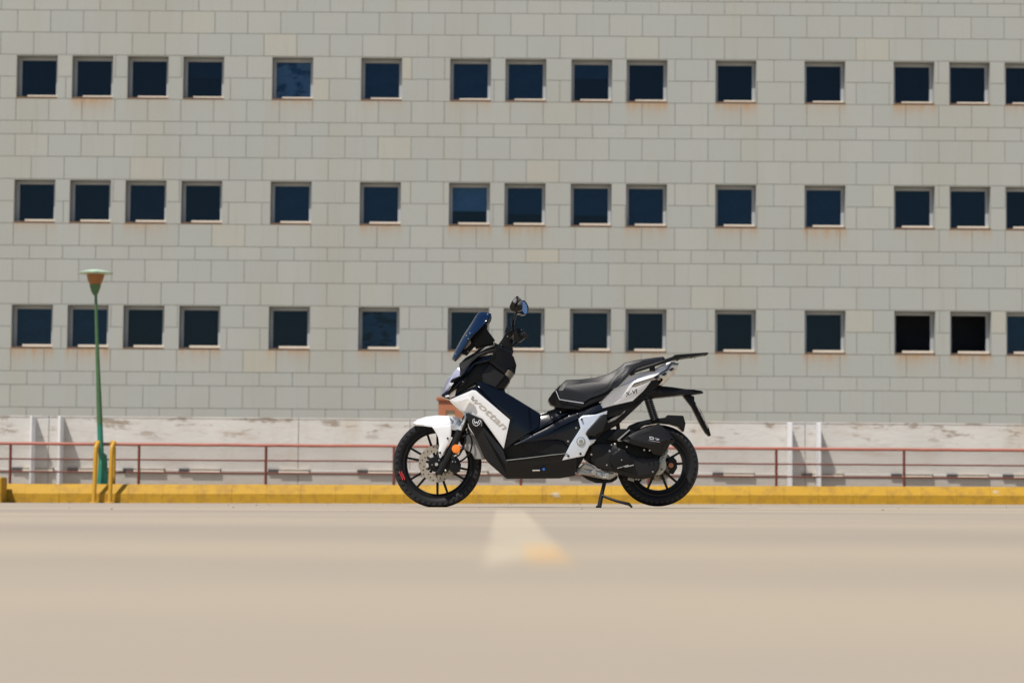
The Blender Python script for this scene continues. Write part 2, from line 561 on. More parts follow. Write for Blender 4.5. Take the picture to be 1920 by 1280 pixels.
# kerb: chamfered units with narrow joints
bm = bmesh.new()
x = -20.0
KH = 0.295
while x < 20:
    L = 0.57
    jit = random.uniform(-0.004, 0.004)
    ringsv = []
    for xx in (x + 0.0015, x + L - 0.0015):
        zb = G(xx, KY)
        dz = 0.026 * (1 - (xx + 9) / 20)      # the row sinks a little to the right
        prof = [(0.0, -0.05), (0.0, 0.145 + dz * 0.5), (0.10, 0.265 + dz), (0.13, KH - 0.005 + dz), (0.42, KH - 0.003 + dz), (0.42, -0.05)]
        ringsv.append([bm.verts.new((xx, KY + a + jit, zb + b + jit * .5)) for a, b in prof])
    n = len(ringsv[0])
    for k in range(n):
        bm.faces.new((ringsv[0][k], ringsv[0][(k + 1) % n], ringsv[1][(k + 1) % n], ringsv[1][k]))
    bm.faces.new(ringsv[0][::-1]); bm.faces.new(ringsv[1])
    x += L
link('kerb', bm, M['yellow'], kind='structure')

bm = bmesh.new()
for i in range(260):
    y = random.choice((random.uniform(11, 38), random.uniform(28, 39.9), random.uniform(39, 39.97)))
    x = random.uniform(-0.24, 0.24) * y
    rr = random.uniform(0.0015, 0.0045) * (1 + y / 40)
    mt = Matrix.Translation((x, y, G(x, y) + rr * .35)) @ Matrix.Rotation(random.uniform(0, 6), 4, 'Z') @ Matrix.Diagonal((1.3, .9, random.uniform(.5, .8), 1))
    bmesh.ops.create_icosphere(bm, subdivisions=1, radius=rr, matrix=mt)
M['grit'] = mat('dusty_grit', (0.26, 0.21, 0.16), 0.9, var=0.6, scale=9)
link('grit', bm, M['grit'], kind='stuff')

# ------------------------------------------------------------------ office building
ZB = 60.0
PM = F / ZB
zt = [U(960, y, ZB).z for y in (108.2, 341.8, 575.4)]
FL = (zt[0] - zt[2]) / 2
fr = [41.5, 41.3, 41.5, 25.3, 41.7, 42.1]
fs = sum(fr)
courses = []          # (ztop, zbot, index in floor)
ztop0 = zt[1] + FL * 3
for fl in range(-3, 4):
    z = zt[1] - FL * fl
    for k, h in enumerate(fr):
        hh = FL * h / fs
        courses.append((z, z - hh, k))
        z -= hh
courses = [c for c in courses if c[1] > -1.2]
BW = 62.3 / PM
XA = U(1172.5, 320, ZB).x
wx_px = [26, 130.3, 234.5, 339, 506.5, 673.8, 841, 945, 1069, 1172.8, 1340, 1507.5, 1675, 1779.5, 1884.5]
WW = 79.5 / PM
winx = [U(p, 343 + (p - 960) * 0.0075, ZB).x for p in wx_px]
WROWS = [zt[1] + FL, zt[1], zt[1] - FL]
WH = FL * (fr[0] + fr[1]) / fs
X0, X1 = -19.5, 19.5
root = empty('office_building', (0, ZB, 0), label='long pale stone-clad building with three rows of small square windows', category='building')
bm = bmesh.new()
tint = bm.loops.layers.color.new('tint')
GAP = 0.006


SW = [[random.choice((0.35, 0.55, 0.75, 0.9, 1.1)) for _ in winx] for _ in WROWS]


def stain_at(x, z):
    best = 0.0
    for ri, zr in enumerate(WROWS):
        zb = zr - WH
        d = zb - z
        if -0.01 <= d < 0.95:
            for ci_, wx in enumerate(winx):
                u = (x - wx) / WW
                if -0.08 < u < 1.1:
                    e = min(1, (u + 0.08) / 0.1, (1.1 - u) / 0.1)
                    best = max(best, e * (SW[ri][ci_] * math.exp(-d / 0.34)))
    return best


def block(x0, x1, z0, z1, tv, fine):
    yj = random.uniform(-0.002, 0.002)
    nx, nz = (14, 5) if fine else (1, 1)
    g = [[bm.verts.new((x0 + (x1 - x0) * i / nx, ZB + yj, z0 + (z1 - z0) * j / nz)) for i in range(nx + 1)] for j in range(nz + 1)]
    for j in range(nz):
        for i in range(nx):
            f = bm.faces.new((g[j][i], g[j][i + 1], g[j + 1][i + 1], g[j + 1][i]))
            for l in f.loops:
                s = stain_at(l.vert.co.x, l.vert.co.z) if fine else 0
                l[tint] = (tv[0], tv[1], s, 1)
    c = [g[0][0], g[0][-1], g[-1][-1], g[-1][0]]
    bk = [bm.verts.new((v.co.x, ZB + 0.03, v.co.z)) for v in c]
    for k in range(4):
        f = bm.faces.new((c[k], bk[k], bk[(k + 1) % 4], c[(k + 1) % 4]))
        for l in f.loops:
            l[tint] = (tv[0], tv[1], 0, 1)


for ci, (z1, z0, k) in enumerate(courses):
    offs = 0 if k in (1, 3, 5) else 0.5
    i0 = int((X0 - XA) / BW) - 2
    holes = []
    for zr in WROWS:
        if z1 <= zr + 0.02 and z0 >= zr - WH - 0.02:
            holes = [(a, a + WW) for a in winx]
    i = i0
    while True:
        a = XA + (i + offs) * BW
        b = a + BW
        i += 1
        if a > X1:
            break
        if b < X0:
            continue
        a, b = max(a, X0), min(b, X1)
        segs = [(a, b)]
        for h0, h1 in holes:
            ns = []
            for s0, s1 in segs:
                if h1 <= s0 or h0 >= s1:
                    ns.append((s0, s1))
                else:
                    if h0 > s0: ns.append((s0, h0 + GAP))
                    if h1 < s1: ns.append((h1 - GAP, s1))
            segs = ns
        for s0, s1 in segs:
            if s1 - s0 < 0.03:
                continue
            rnd = random.random()
            yel = 0.0
            if rnd > 0.955: yel = random.uniform(0.35, 0.8)
            elif rnd > 0.80: yel = random.uniform(0.05, 0.25)
            fine = k in (2, 3)
            block(s0 + GAP, s1 - GAP, z0 + GAP, z1 - GAP, (random.uniform(0.15, 0.95), yel), fine)
link('stone_cladding', bm, M['stone'], root, normals=False)
# structural wall behind the cladding, with the window openings left free
bm = bmesh.new()
ytop, ybot = courses[0][0], courses[-1][1]
yb0, yb1 = ZB + 0.012, ZB + 0.35
cuts = sorted([(z, z - WH) for z in WROWS], reverse=True)
zc = ytop
for a, b in cuts:
    box(bm, X0, X1, yb0, yb1, a, zc)
    xc = X0
    for wx in winx:
        box(bm, xc, wx, yb0, yb1, b, a)
        xc = wx + WW
    box(bm, xc, X1, yb0, yb1, b, a)
    zc = b
box(bm, X0, X1, yb0, yb1, ybot - 1, zc)
link('wall', bm, M['mortar'], root)
bm = bmesh.new()
box(bm, X0, X0 + .2, yb1, ZB + 12, ybot - 1, ytop)
box(bm, X1 - .2, X1, yb1, ZB + 12, ybot - 1, ytop)
box(bm, X0 + .2, X1 - .2, ZB + 11.8, ZB + 12, ybot - 1, ytop)
box(bm, X0 + .2, X1 - .2, yb1, ZB + 11.8, ytop - .3, ytop)
link('outer_shell', bm, M['stone'], root)
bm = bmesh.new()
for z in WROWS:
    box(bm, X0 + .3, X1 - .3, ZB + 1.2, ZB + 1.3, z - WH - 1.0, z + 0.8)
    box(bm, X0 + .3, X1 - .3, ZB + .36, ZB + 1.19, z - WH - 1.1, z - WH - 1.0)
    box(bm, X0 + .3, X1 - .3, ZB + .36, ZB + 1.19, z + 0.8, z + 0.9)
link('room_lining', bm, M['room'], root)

# one window, then copies
FD = 0.28      # how far the frame sits back
def window_parts():
    bm = bmesh.new()     # frame ring
    t_ = 0.075
    x0, x1, z0, z1 = 0.02, WW - 0.02, -WH + 0.05, -0.03
    for (a, b, c, d) in ((x0, x0 + t_, z0, z1), (x1 - t_, x1, z0, z1), (x0 + t_, x1 - t_, z1 - t_, z1), (x0 + t_, x1 - t_, z0, z0 + 0.02)):
        box(bm, a, b, FD, FD + 0.07, c, d)
    fr_ = link('window', bm, M['frame'])
    bm = bmesh.new()
    box(bm, x0 + t_ - .01, x1 - t_ + .01, FD + 0.05, FD + 0.058, z0, z1 - t_ + .01)
    gl = link('pane', bm, M['glass'])
    bm = bmesh.new()
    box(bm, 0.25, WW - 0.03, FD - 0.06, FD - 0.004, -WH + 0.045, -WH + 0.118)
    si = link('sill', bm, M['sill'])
    bm = bmesh.new()     # reveal lining
    box(bm, 0.0, 0.014, 0.0, FD + 0.07, -WH + .005, -0.005)
    box(bm, WW - 0.014, WW, 0.0, FD + 0.07, -WH + .005, -0.005)
    box(bm, 0.014, WW - 0.014, 0.0, FD + 0.07, -0.02, -0.005)
    rv = link('reveal', bm, M['stone'])
    bm = bmesh.new()
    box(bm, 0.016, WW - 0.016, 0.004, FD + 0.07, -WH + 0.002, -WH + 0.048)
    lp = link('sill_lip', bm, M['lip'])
    return fr_, [gl, si, rv, lp]


def bl(zf0, zf1, m):
    bm = bmesh.new()
    box(bm, 0.09, WW - 0.09, FD + 0.12, FD + 0.125, -WH * zf1, -WH * zf0)
    o = link('blind', bm, m)
    return o


W0, WCH = window_parts()
blinds = {(0, 4): (0.0, 0.95, 'cloudy'), (1, 6): (0.0, 0.62, 'blind_pale'), (1, 7): (0, 0.68, 'blind'), (1, 8): (0, 0.7, 'blind'),  # mottled entries paint cloud reflections; plain ones also approximate reflections in the glass
          (1, 9): (0, 0.95, 'blind'), (0, 3): (0, 0.45, 'blind_dim'), (0, 8): (0, 0.4, 'blind'), (0, 6): (0, 1, 'blind'), (0, 7): (0, 1, 'blind'), (0, 5): (0, 1, 'blind'),
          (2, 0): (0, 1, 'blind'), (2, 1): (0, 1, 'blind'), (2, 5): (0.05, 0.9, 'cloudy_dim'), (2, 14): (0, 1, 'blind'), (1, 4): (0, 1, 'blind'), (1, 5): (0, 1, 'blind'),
          (1, 10): (0, 1, 'blind'), (1, 11): (0, 1, 'blind'), (1, 2): (0, 1, 'blind_dim'), (1, 12): (0, 1, 'blind_dim'), (1, 13): (0, 1, 'blind_dim'),
          (2, 6): (0, 1, 'blind_dim'), (2, 7): (0, 1, 'blind_dim'), (2, 8): (0, .8, 'blind_dim')}
first = True
for r, zr in enumerate(WROWS):
    for c, wx in enumerate(winx):
        if first:
            f_, ch = W0, WCH
            first = False
        else:
            f_ = W0.copy(); C.objects.link(f_)
            ch = []
            for s in WCH:
                if s.name.startswith('pane') and (r, c) in ((2, 12), (2, 13)):
                    continue      # these two stand open
                q = s.copy(); C.objects.link(q); ch.append(q)
        f_.parent = root
        f_.location = (wx, 0, zr)
        for q in ch:
            q.parent = f_
            q.location = (0, 0, 0)
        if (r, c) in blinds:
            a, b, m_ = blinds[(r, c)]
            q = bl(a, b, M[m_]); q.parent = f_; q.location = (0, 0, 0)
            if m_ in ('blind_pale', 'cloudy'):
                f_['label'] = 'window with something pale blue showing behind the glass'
        if (r, c) in ((2, 12), (2, 13)):
            f_['label'] = 'open window with a black interior'

# ------------------------------------------------------------------ whitewashed wall with fins
WY = 50.0
wroot = empty('boundary_wall', (0, WY, 0), label='weathered whitewashed boundary wall running below the pale stone building', category='wall')
bm = bmesh.new()
joints = [-520, -60, 92, 560, 769, 1130, 1509.5, 1960, 2450]
for a, b in zip(joints[:-1], joints[1:]):
    ta = 781.0 + a * 0.0083
    tb = 781.0 + b * 0.0083
    P = [U(a, ta, WY), U(b, tb, WY)]
    xa, xb = P[0].x + 0.006, P[1].x - 0.006
    fv = [bm.verts.new(q) for q in ((xa, WY, -0.6), (xb, WY, -0.6), (xb, WY, P[1].z), (xa, WY, P[0].z))]
    bv = [bm.verts.new((v.co.x, WY + 0.25, v.co.z)) for v in fv]
    bm.faces.new(fv); bm.faces.new(bv[::-1])
    for k in range(4):
        bm.faces.new((fv[k], bv[k], bv[(k + 1) % 4], fv[(k + 1) % 4]))
link('wall_panel', bm, M['whitewall'], wroot)
bm = bmesh.new()
for a, b in zip(joints[:-1], joints[1:]):
    p, q = U(a, 781 + a * .0083, WY), U(b, 781 + b * .0083, WY)
    v = []
    for P in (p, q):
        v.append([bm.verts.new((P.x + (0.01 if P is p else -0.01), WY + yy, P.z + zz)) for yy, zz in ((-0.008, 0.002), (-0.008, 0.03), (0.26, 0.03), (0.26, 0.002))])
    for k in range(4):
        bm.faces.new((v[0][k], v[0][(k + 1) % 4], v[1][(k + 1) % 4], v[1][k]))
    bm.faces.new(v[0][::-1]); bm.faces.new(v[1])
link('coping', bm, M['whitewall'], wroot)
for (a, b) in ((58.5, 66.5), (109, 121), (1475.5, 1486), (1529.5, 1540)):
    t_ = 778.5 + a * 0.0085
    bm = bmesh.new()
    pf, pb_ = U(a, t_, WY - .42), U(b, t_, WY - .42)
    qf, qb = U(a, t_, WY), U(b, t_, WY)
    xl, xr = (pf.x, qb.x) if a < 960 else (qf.x, pb_.x)
    if xr - xl < 0.04: xl, xr = (xl + xr) / 2 - .02, (xl + xr) / 2 + .02
    box(bm, xl, xr, WY - 0.42, WY - 0.012, -0.6, pf.z)
    bevel_mod(link('fin', bm, M['fin'], wroot), 0.01)
# ledge and slot sills along the foot
bm = bmesh.new()
a_, b_ = U(-500, 878, WY), U(2400, 897, WY)
for zoff, h in ((0, 0.03),):
    vs = []
    for P in (a_, b_):
        vs.append([bm.verts.new((P.x, WY + yy, P.z + zz)) for yy, zz in ((0.0, 0.0), (-0.03, 0.0), (-0.03, h), (0.0, h + .01))])
    for k in range(4):
        bm.faces.new((vs[0][k], vs[0][(k + 1) % 4], vs[1][(k + 1) % 4], vs[1][k]))
link('ledge', bm, M['whitewall'], wroot)
for p in wx_px:
    y = 878.6 + p * 0.0073
    A, B = U(p - 4, y, WY - .05), U(p + 73, y, WY - .05)
    bm = bmesh.new()
    box(bm, A.x, B.x + .02, WY - 0.05, WY - 0.001, A.z - 0.045, A.z + 0.036)  # dark box standing in for the shade around the slot sill
    link('slot_shutter', bm, M['room'], wroot)
    bm = bmesh.new()
    box(bm, A.x + 0.225, B.x, WY - 0.075, WY - 0.001, B.z - 0.042, B.z - 0.004)
    box(bm, A.x + 0.225, B.x, WY - 0.06, WY - 0.001, B.z + 0.018, B.z + 0.03)
    link('slot_sill', bm, M['sill'], wroot)

# terracotta pier rising behind the wall
TY = 53.5
p0, p1 = U(822, 752, TY), U(868, 752, TY)
troot = empty('terracotta_pier', ((p0.x + p1.x) / 2, TY, G(p0.x, TY)), label='terracotta painted masonry pier with a cream opening, behind the scooter\'s white front mudguard', category='pier')
zb = U(822, 787, TY).z; zq = U(822, 769, TY).z; ztp = U(822, 750, TY).z
oxa, oxb = U(836, 770, TY).x, U(853, 770, TY).x
bm = bmesh.new()
box(bm, p0.x, p1.x, TY, TY + 0.5, G(p0.x, TY) - .1, zb - .08)
box(bm, p0.x, oxa, TY, TY + 0.5, zb - .08, zq)
box(bm, oxb, p1.x, TY, TY + 0.5, zb - .08, zq)
box(bm, p0.x, p1.x, TY, TY + 0.5, zq, ztp)
link('pier_body', bm, M['terra'], troot)
bm = bmesh.new()
box(bm, p0.x - .045, p1.x + .045, TY - 0.045, TY + 0.55, ztp, ztp + .075)
bevel_mod(link('pier_cap', bm, M['terra'], troot), 0.01)
bm = bmesh.new()
box(bm, oxa + .002, oxb - .002, TY + 0.04, TY + 0.45, zb - .08, zq - .002)
link('pier_panel', bm, M['cream'], troot)

# ------------------------------------------------------------------ railing behind the kerb
RY = 40.75
rroot = empty('railing', (0, RY, 0), label='low rust-red pipe railing with wire mesh running behind the yellow kerb', category='railing')
def rl(px): return (px - 0) * 0.0068
posts = [-222, 20, 261, 499, 739, 977, 1216, 1455.5, 1695, 1936, 2178]
for px in posts:
    bm = bmesh.new()
    t_ = U(px, 831 + rl(px), RY); xb_ = t_.x
    tube(bm, [(xb_, RY, G(xb_, KY) - .05), (xb_, RY, t_.z)], 0.023, 10)
    link('post', bm, M['rail'], rroot, smooth=50)
for y, r, pieces in ((830.9, 0.027, 1), (859.6, 0.0125, 1), (883.4, 0.0125, 1)):
    bm = bmesh.new()
    for a, b in zip(posts[:-1], posts[1:]):
        n = 6
        pts = []
        for i in range(n + 1):
            q = a + (b - a) * i / n
            p = U(q, y + rl(q) + random.uniform(-.25, .25), RY - 0.0)
            pts.append(p)
        tube(bm, pts, r, 8, cap=False)
    link('rail', bm, M['railtop' if y < 840 else 'rail'], rroot, smooth=50)
bm = bmesh.new()
xa, xb = U(posts[0], 860, RY).x, U(posts[-1], 860, RY).x
def rz(x, y): 
    px = 960 + x * F / RY
    return U(px, y + rl(px), RY).z
H_ = 0.62
sp = 0.042
x = xa
while x < xb - H_:
    zt_, zb_ = rz(x, 834), rz(x, 911)
    h = zt_ - zb_
    tube(bm, [(x, RY + .012, zt_), (x + h * 0.9, RY + .012, zb_)], 0.0028, 3, cap=False)
    tube(bm, [(x + h * .9, RY + .018, zt_), (x, RY + .018, zb_)], 0.0028, 3, cap=False)
    x += sp
link('wire_mesh', bm, M['wire'], rroot)

# guard hoops round the lamp foot
for i, (fx, bx, lab) in enumerate(((175.5, 183.5, 'yellow steel guard hoop just left of the green lamp foot'), (205.5, 212.5, 'yellow steel guard hoop just right of the green lamp foot'))):
    y0, y1 = KY - 0.12, KY + 0.62
    A = U(fx, 941, y0); A.z = G(A.x, y0) - .02
    B = U(bx, 905, y1); B.z = G(B.x, KY) - .02
    top = U(fx + 5, 829, y0).z
    o = empty('guard_hoop', (A.x, y0, A.z), label=lab, category='guard rail', group='yellow hoops guarding the lamp post')
    bm = bmesh.new()
    T = U(fx + 4, 840, y0)
    pts = [A, Vector((A.x + .01, y0, A.z + .3)), Vector((T.x, y0, top - .16)), Vector((T.x + .005, y0 + .05, top - .05)), Vector((T.x + .012, y0 + .17, top)),
           Vector((B.x - .02, y1 - .17, top)), Vector((B.x - .005, y1 - .05, top - .05)), Vector((B.x, y1, top - .16)), B]
    tube(bm, spline(pts, 5), 0.034, 12)
    link('hoop_tube', bm, M['hoop'], o, smooth=50)
    bm = bmesh.new()
    lathe_z(bm, (A.x, y0, G(A.x, y0) - .01), [(0.075, 0), (0.075, .022), (.04, .03)], 14)
    link('foot_flange', bm, M['hoop'], o, smooth=40)

# yellow block at the left edge of the kerb
p = U(3.5, 894, 39.55)
bm = bmesh.new()
box(bm, p.x - .45, p.x, 39.55, 39.98, G(p.x, 39.6) - .02, p.z)
o = link('bollard_block', bm, M['yellow'], origin=(p.x - .2, 39.7, G(p.x, 39.6)), label='brownish yellow concrete block cut by the left edge, in front of the kerb', category='concrete block')
bevel_mod(o, 0.02)

# ------------------------------------------------------------------ lamp post
LY = 40.62
b0 = U(190.5, 910, LY); t0 = U(179, 553, LY)
gz = G(b0.x, KY)
lroot = empty('lamp_post', (b0.x, LY, gz), label='green lamp post with an amber bowl and flat hood, leaning slightly left', category='street lamp')
bm = bmesh.new()
pts = [U(190.5, 905, LY), U(189.5, 860, LY), U(186, 760, LY), U(183.6, 690, LY), U(181.3, 620, LY), U(179.6, 553, LY)]
tube(bm, pts, [0.058, 0.052, 0.046, 0.036, 0.028, 0.024], 14)
link('pole', bm, M['green'], lroot, smooth=50)
bm = bmesh.new()
a, b = U(177.5, 914, LY - .12), U(203.5, 914, LY - .12)
c, d = U(184.0, 847, LY - .1), U(199.5, 853, LY - .1)
mx_ = (a.x * .6 + b.x * .4); mt_ = c.x * .55 + d.x * .45
lo = [bm.verts.new(q) for q in ((a.x, LY - .04, gz), (mx_, LY - .16, gz), (b.x, LY - .02, gz), (mx_ + .02, LY + .12, gz))]
hi = [bm.verts.new(q) for q in ((c.x, LY - .03, c.z), (mt_, LY - .10, c.z + .02), (d.x, LY - .01, d.z), (mt_ + .01, LY + .08, d.z))]
for k in range(4):
    bm.faces.new((lo[k], lo[(k + 1) % 4], hi[(k + 1) % 4], hi[k]))
bm.faces.new(lo[::-1]); bm.faces.new(hi)
bevel_mod(link('foot_housing', bm, M['green'], lroot), 0.012)
sc = LY / F
bm = bmesh.new()
c0 = U(178.3, 553, LY)
lathe_z(bm, (c0.x, LY, c0.z), [(4 * sc, 0), (7 * sc, 6 * sc), (9.5 * sc, 13 * sc), (11 * sc, 19.5 * sc)], 20)
link('cup', bm, M['green'], lroot, smooth=50)
bm = bmesh.new()
lathe_z(bm, (c0.x, LY, c0.z + 19.8 * sc), [(10.5 * sc, 0), (14 * sc, 6 * sc), (16 * sc, 14 * sc), (17 * sc, 19.5 * sc)], 20)
link('bowl', bm, M['amber'], lroot, smooth=50)
bm = bmesh.new()
lathe_z(bm, (c0.x, LY, c0.z + 39.4 * sc), [(17 * sc, -.2 * sc), (33 * sc, 0.6 * sc), (33.5 * sc, 2.2 * sc), (24 * sc, 5 * sc), (15 * sc, 7.6 * sc), (8 * sc, 8.6 * sc), (2 * sc, 8.8 * sc)], 28)
link('hood', bm, M['hood'], lroot, smooth=50)

# ------------------------------------------------------------------ scooter
def A(x, y): return (720 + x / 5.818, 540 + y / 5.818)
def B(x, y): return (720 + x / 5.818, 740 + y / 5.818)
def Cc(x, y): return (1020 + x / 5.818, 740 + y / 5.818)
def D(x, y): return (1020 + x / 5.818, 620 + y / 5.818)
def E(x, y): return (820 + x / 9.143, 640 + y / 9.143)
def Ff(x, y): return (860 + x / 11.64, 540 + y / 11.64)
def Gg(x, y): return (780 + x / 11.64, 780 + y / 11.64)
def Hh(x, y): return (1120 + x / 9.6, 790 + y / 9.6)
def Ii(x, y): return (800 + x / 9.6, 720 + y / 9.6)


def conv(fn, pts):
    out = []
    for p in pts:
        q = fn(p[0], p[1])
        out.append((q[0], q[1], p[2] if len(p) > 2 else 0.0))
    return out


PX = MY / F       # metres per pixel at the scooter
mroot = empty('motor_scooter', (U(960, 950, MY).x, MY, G(0.2, MY)),
              label='white and black motor scooter with a blue windscreen, raised on its centre stand', category='motor scooter')


def prism(name, pts, y0, y1=None, m='plastic', bev=0.006, dome=0.0, din=0.012, parent=None, smooth=35, seg=2):
    """outline in picture pixels -> solid with its near face at offset y0 (third value of a point moves it in or out)"""
    sym = y1 is None
    if sym:
        y1 = -y0
    bm = bmesh.new()
    fr_, bk_ = [], []
    for p in pts:
        dy = p[2] if len(p) > 2 else 0.0
        q = U(p[0], p[1], MY + y0 + dy)
        fr_.append(bm.verts.new(q))
        bk_.append(bm.verts.new((q.x, MY + y1 - (dy if sym else 0), q.z)))
    n = len(pts)
    cf = bm.faces.new(fr_)
    cb = bm.faces.new(bk_[::-1])
    for k in range(n):
        bm.faces.new((fr_[k], bk_[k], bk_[(k + 1) % n], fr_[(k + 1) % n]))
    bmesh.ops.recalc_face_normals(bm, faces=bm.faces)
    if dome:
        r = bmesh.ops.inset_individual(bm, faces=[cf, cb] if sym else [cf], thickness=din, depth=dome, use_even_offset=True)
    if bev:
        ed = set()
        for f in (cf, cb):
            for e in f.edges:
                ed.add(e)
        # round the rim edges between the caps and the sides
        rim = [e for e in bm.edges if len(e.link_faces) == 2 and e.calc_face_angle(0) > math.radians(35)]
        bmesh.ops.bevel(bm, geom=rim, offset=bev, offset_type='OFFSET', segments=seg, profile=0.6, affect='EDGES', clamp_overlap=True)
    big = [f for f in bm.faces if len(f.verts) > 4]
    bmesh.ops.triangulate(bm, faces=big, quad_method='BEAUTY', ngon_method='EAR_CLIP')
    return link(name, bm, M[m], parent or mroot, smooth=smooth)


def pipe(name, pts, r, m='plastic', parent=None, k=5, n=10):
    """pts of (px, py, yoff)"""
    P = [U(p[0], p[1], MY + p[2]) for p in pts]
    bm = bmesh.new()
    if k > 1 and len(P) > 2:
        P = spline(P, k)
    if isinstance(r, (list, tuple)) and len(r) != len(P):
        rr = []
        for i in range(len(P)):
            f = i / (len(P) - 1) * (len(r) - 1)
            j = min(int(f), len(r) - 2)
            rr.append(r[j] + (r[j + 1] - r[j]) * (f - j))
        r = rr
    tube(bm, P, r, n)
    return link(name, bm, M[m], parent or mroot, smooth=50)


def boltset(name, items, y, m='metal', parent=None, r=0.005):
    """each visible bolt head its own small part"""
    for it in items:
        q = U(it[0], it[1], MY + y - .006)
        bm = bmesh.new()
        rr = it[2] * .8 if len(it) > 2 else r
        rings = lathe_y(bm, q.x, q.y, q.z, [(rr, 0.02), (rr, 0.002), (rr * .75, 0.0), (0.0005, -0.0008)], 10)
        link(name, bm, M[m], parent or mroot, smooth=40)


def wheel(name, cx, cy, R, tw, rimR, inR, hubR, spokes, mudy=0.0, far=False):
    c = U(cx, cy, MY)
    w0 = empty(name, c)
    w0.parent = mroot
    w0.location = c - ORG[mroot.name]
    ORG[w0.name] = c
    R, rimR, inR, hubR = R * PX, rimR * PX, inR * PX, hubR * PX
    bm = bmesh.new()
    pol = bm.verts.layers.float_vector.new('polar')
    h = tw / 2
    prof = [(rimR, -h * .62), (rimR + (R - rimR) * .18, -h * .86), (rimR + (R - rimR) * .5, -h * 1.0), (rimR + (R - rimR) * .76, -h * .93), (R * .955, -h * .72), (R * .985, -h * .45), (R, -h * .15),
            (R, h * .15), (R * .985, h * .45), (R * .955, h * .72), (rimR + (R - rimR) * .76, h * .93), (rimR + (R - rimR) * .5, h), (rimR + (R - rimR) * .18, h * .86), (rimR, h * .62)]
    lathe_y(bm, c.x, c.y, c.z, prof, 96, polar=pol, Rn=R)
    link('tyre', bm, M['tyre'], w0, smooth=60)
    bm = bmesh.new()
    prof = [(rimR + .004, -h * .60), (rimR + .004, -h * .72), (rimR - .006, -h * .74), (rimR - .010, -h * .50), (inR + .003, -h * .38), (inR, -h * .1), (inR, h * .1), (inR + .003, h * .38),
            (rimR - .010, h * .5), (rimR - .006, h * .74), (rimR + .004, h * .72), (rimR + .004, h * .6)]
    lathe_y(bm, c.x, c.y, c.z, prof, 80, closed=True)
    lathe_y(bm, c.x, c.y, c.z, [(0.004, -.05), (hubR * .6, -.05), (hubR, -.035), (hubR, .035), (hubR * .6, .05), (0.004, .05)], 32)
    for ang in spokes:
        a = math.radians(ang)
        d = Vector((math.cos(a), 0, math.sin(a)))
        s = Vector((-math.sin(a), 0, math.cos(a)))
        r0, r1 = hubR * .7, inR + .008
        v = []
        for rr_, hw, ty in ((r0, .0085, .020), (r1, .0065, .014)):
            for sx, sy in ((-1, -1), (1, -1), (1, 1), (-1, 1)):
                v.append(bm.verts.new(c + d * rr_ + s * hw * sx + Vector((0, ty * sy, 0))))
        for q in ((0, 1, 2, 3), (4, 7, 6, 5), (0, 4, 5, 1), (1, 5, 6, 2), (2, 6, 7, 3), (3, 7, 4, 0)):
            bm.faces.new([v[i] for i in q])
    link('rim', bm, M['plastic'], w0, smooth=35)
    return w0, c


def disc(c, r0, r1, y, par, holes=28):
    bm = bmesh.new()
    r0, r1 = r0 * PX, r1 * PX
    n = 96
    prof = []
    R1 = [r1 * (1 + 0.012 * math.sin(12 * 2 * math.pi * k / n)) for k in range(n)]
    rings = []
    for (rr, yy) in ((0, -.002), (1, -.002), (1, .002), (0, .002)):
        rings.append([bm.verts.new((c.x + (R1[k] if rr else r0) * math.cos(2 * math.pi * k / n), c.y + y + yy, c.z + (R1[k] if rr else r0) * math.sin(2 * math.pi * k / n))) for k in range(n)])
    for i in range(4):
        a, b = rings[i], rings[(i + 1) % 4]
        for k in range(n):
            bm.faces.new((a[k], a[(k + 1) % n], b[(k + 1) % n], b[k]))
    for k in range(holes):
        a = 2 * math.pi * k / holes
        rr = r0 + (r1 - r0) * (0.3, .55, .8)[k % 3]
        q = Vector((c.x + rr * math.cos(a), c.y + y - .0032, c.z + rr * math.sin(a)))
        vs = [bm.verts.new(q + Vector((math.cos(t * math.pi / 4), 0, math.sin(t * math.pi / 4))) * .0042) for t in range(8)]
        f = bm.faces.new(vs); f.material_index = 1
    # carrier arms
    for k in range(6):
        a = 2 * math.pi * (k + .3) / 6
        d = Vector((math.cos(a), 0, math.sin(a))); s = Vector((-math.sin(a), 0, math.cos(a)))
        p0_ = c + d * (r0 * .45) + Vector((0, y + .001, 0)); p1_ = c + d * (r0 + .006) + s * .012 + Vector((0, y + .001, 0))
        tube(bm, [p0_, p1_], .006, 6, mi=1)
    return link('brake_disc', bm, [M['disc'], M['decalk']], par)


sp_f = []
for k in range(6):
    sp_f += [40 + 60 * k - 9.5, 40 + 60 * k + 9.5]
fw_, fc = wheel('front_wheel', 820.3, 869, 82.6, 0.115, 63.5, 56.5, 12, sp_f)
disc(fc, 21, 34.7, -0.072, fw_)
sp_r = [0 + 72 * k + d_ for k in range(5) for d_ in (18 - 13, 18 + 13)]
rw_, rc = wheel('rear_wheel', 1233, 872.3, 76.4, 0.13, 56, 46, 14, sp_r)
disc(rc, 17, 29, 0.035, rw_)
# red mark on the front tyre
bm = bmesh.new()
for (x_, y_, a_) in ((183, 845, .9), (196, 868, 1.0), (205, 890, 1.1), (214, 912, 1.15)):
    q = B(x_, y_); p = U(q[0], q[1], MY - .0565)
    for s_ in (-1, 1):
        box(bm, p.x - .004 + s_ * .006, p.x + .002 + s_ * .006, p.y - .0035, p.y + .006, p.z - .008, p.z + .007)
link('tyre_lettering', bm, M['redmark'], fw_)

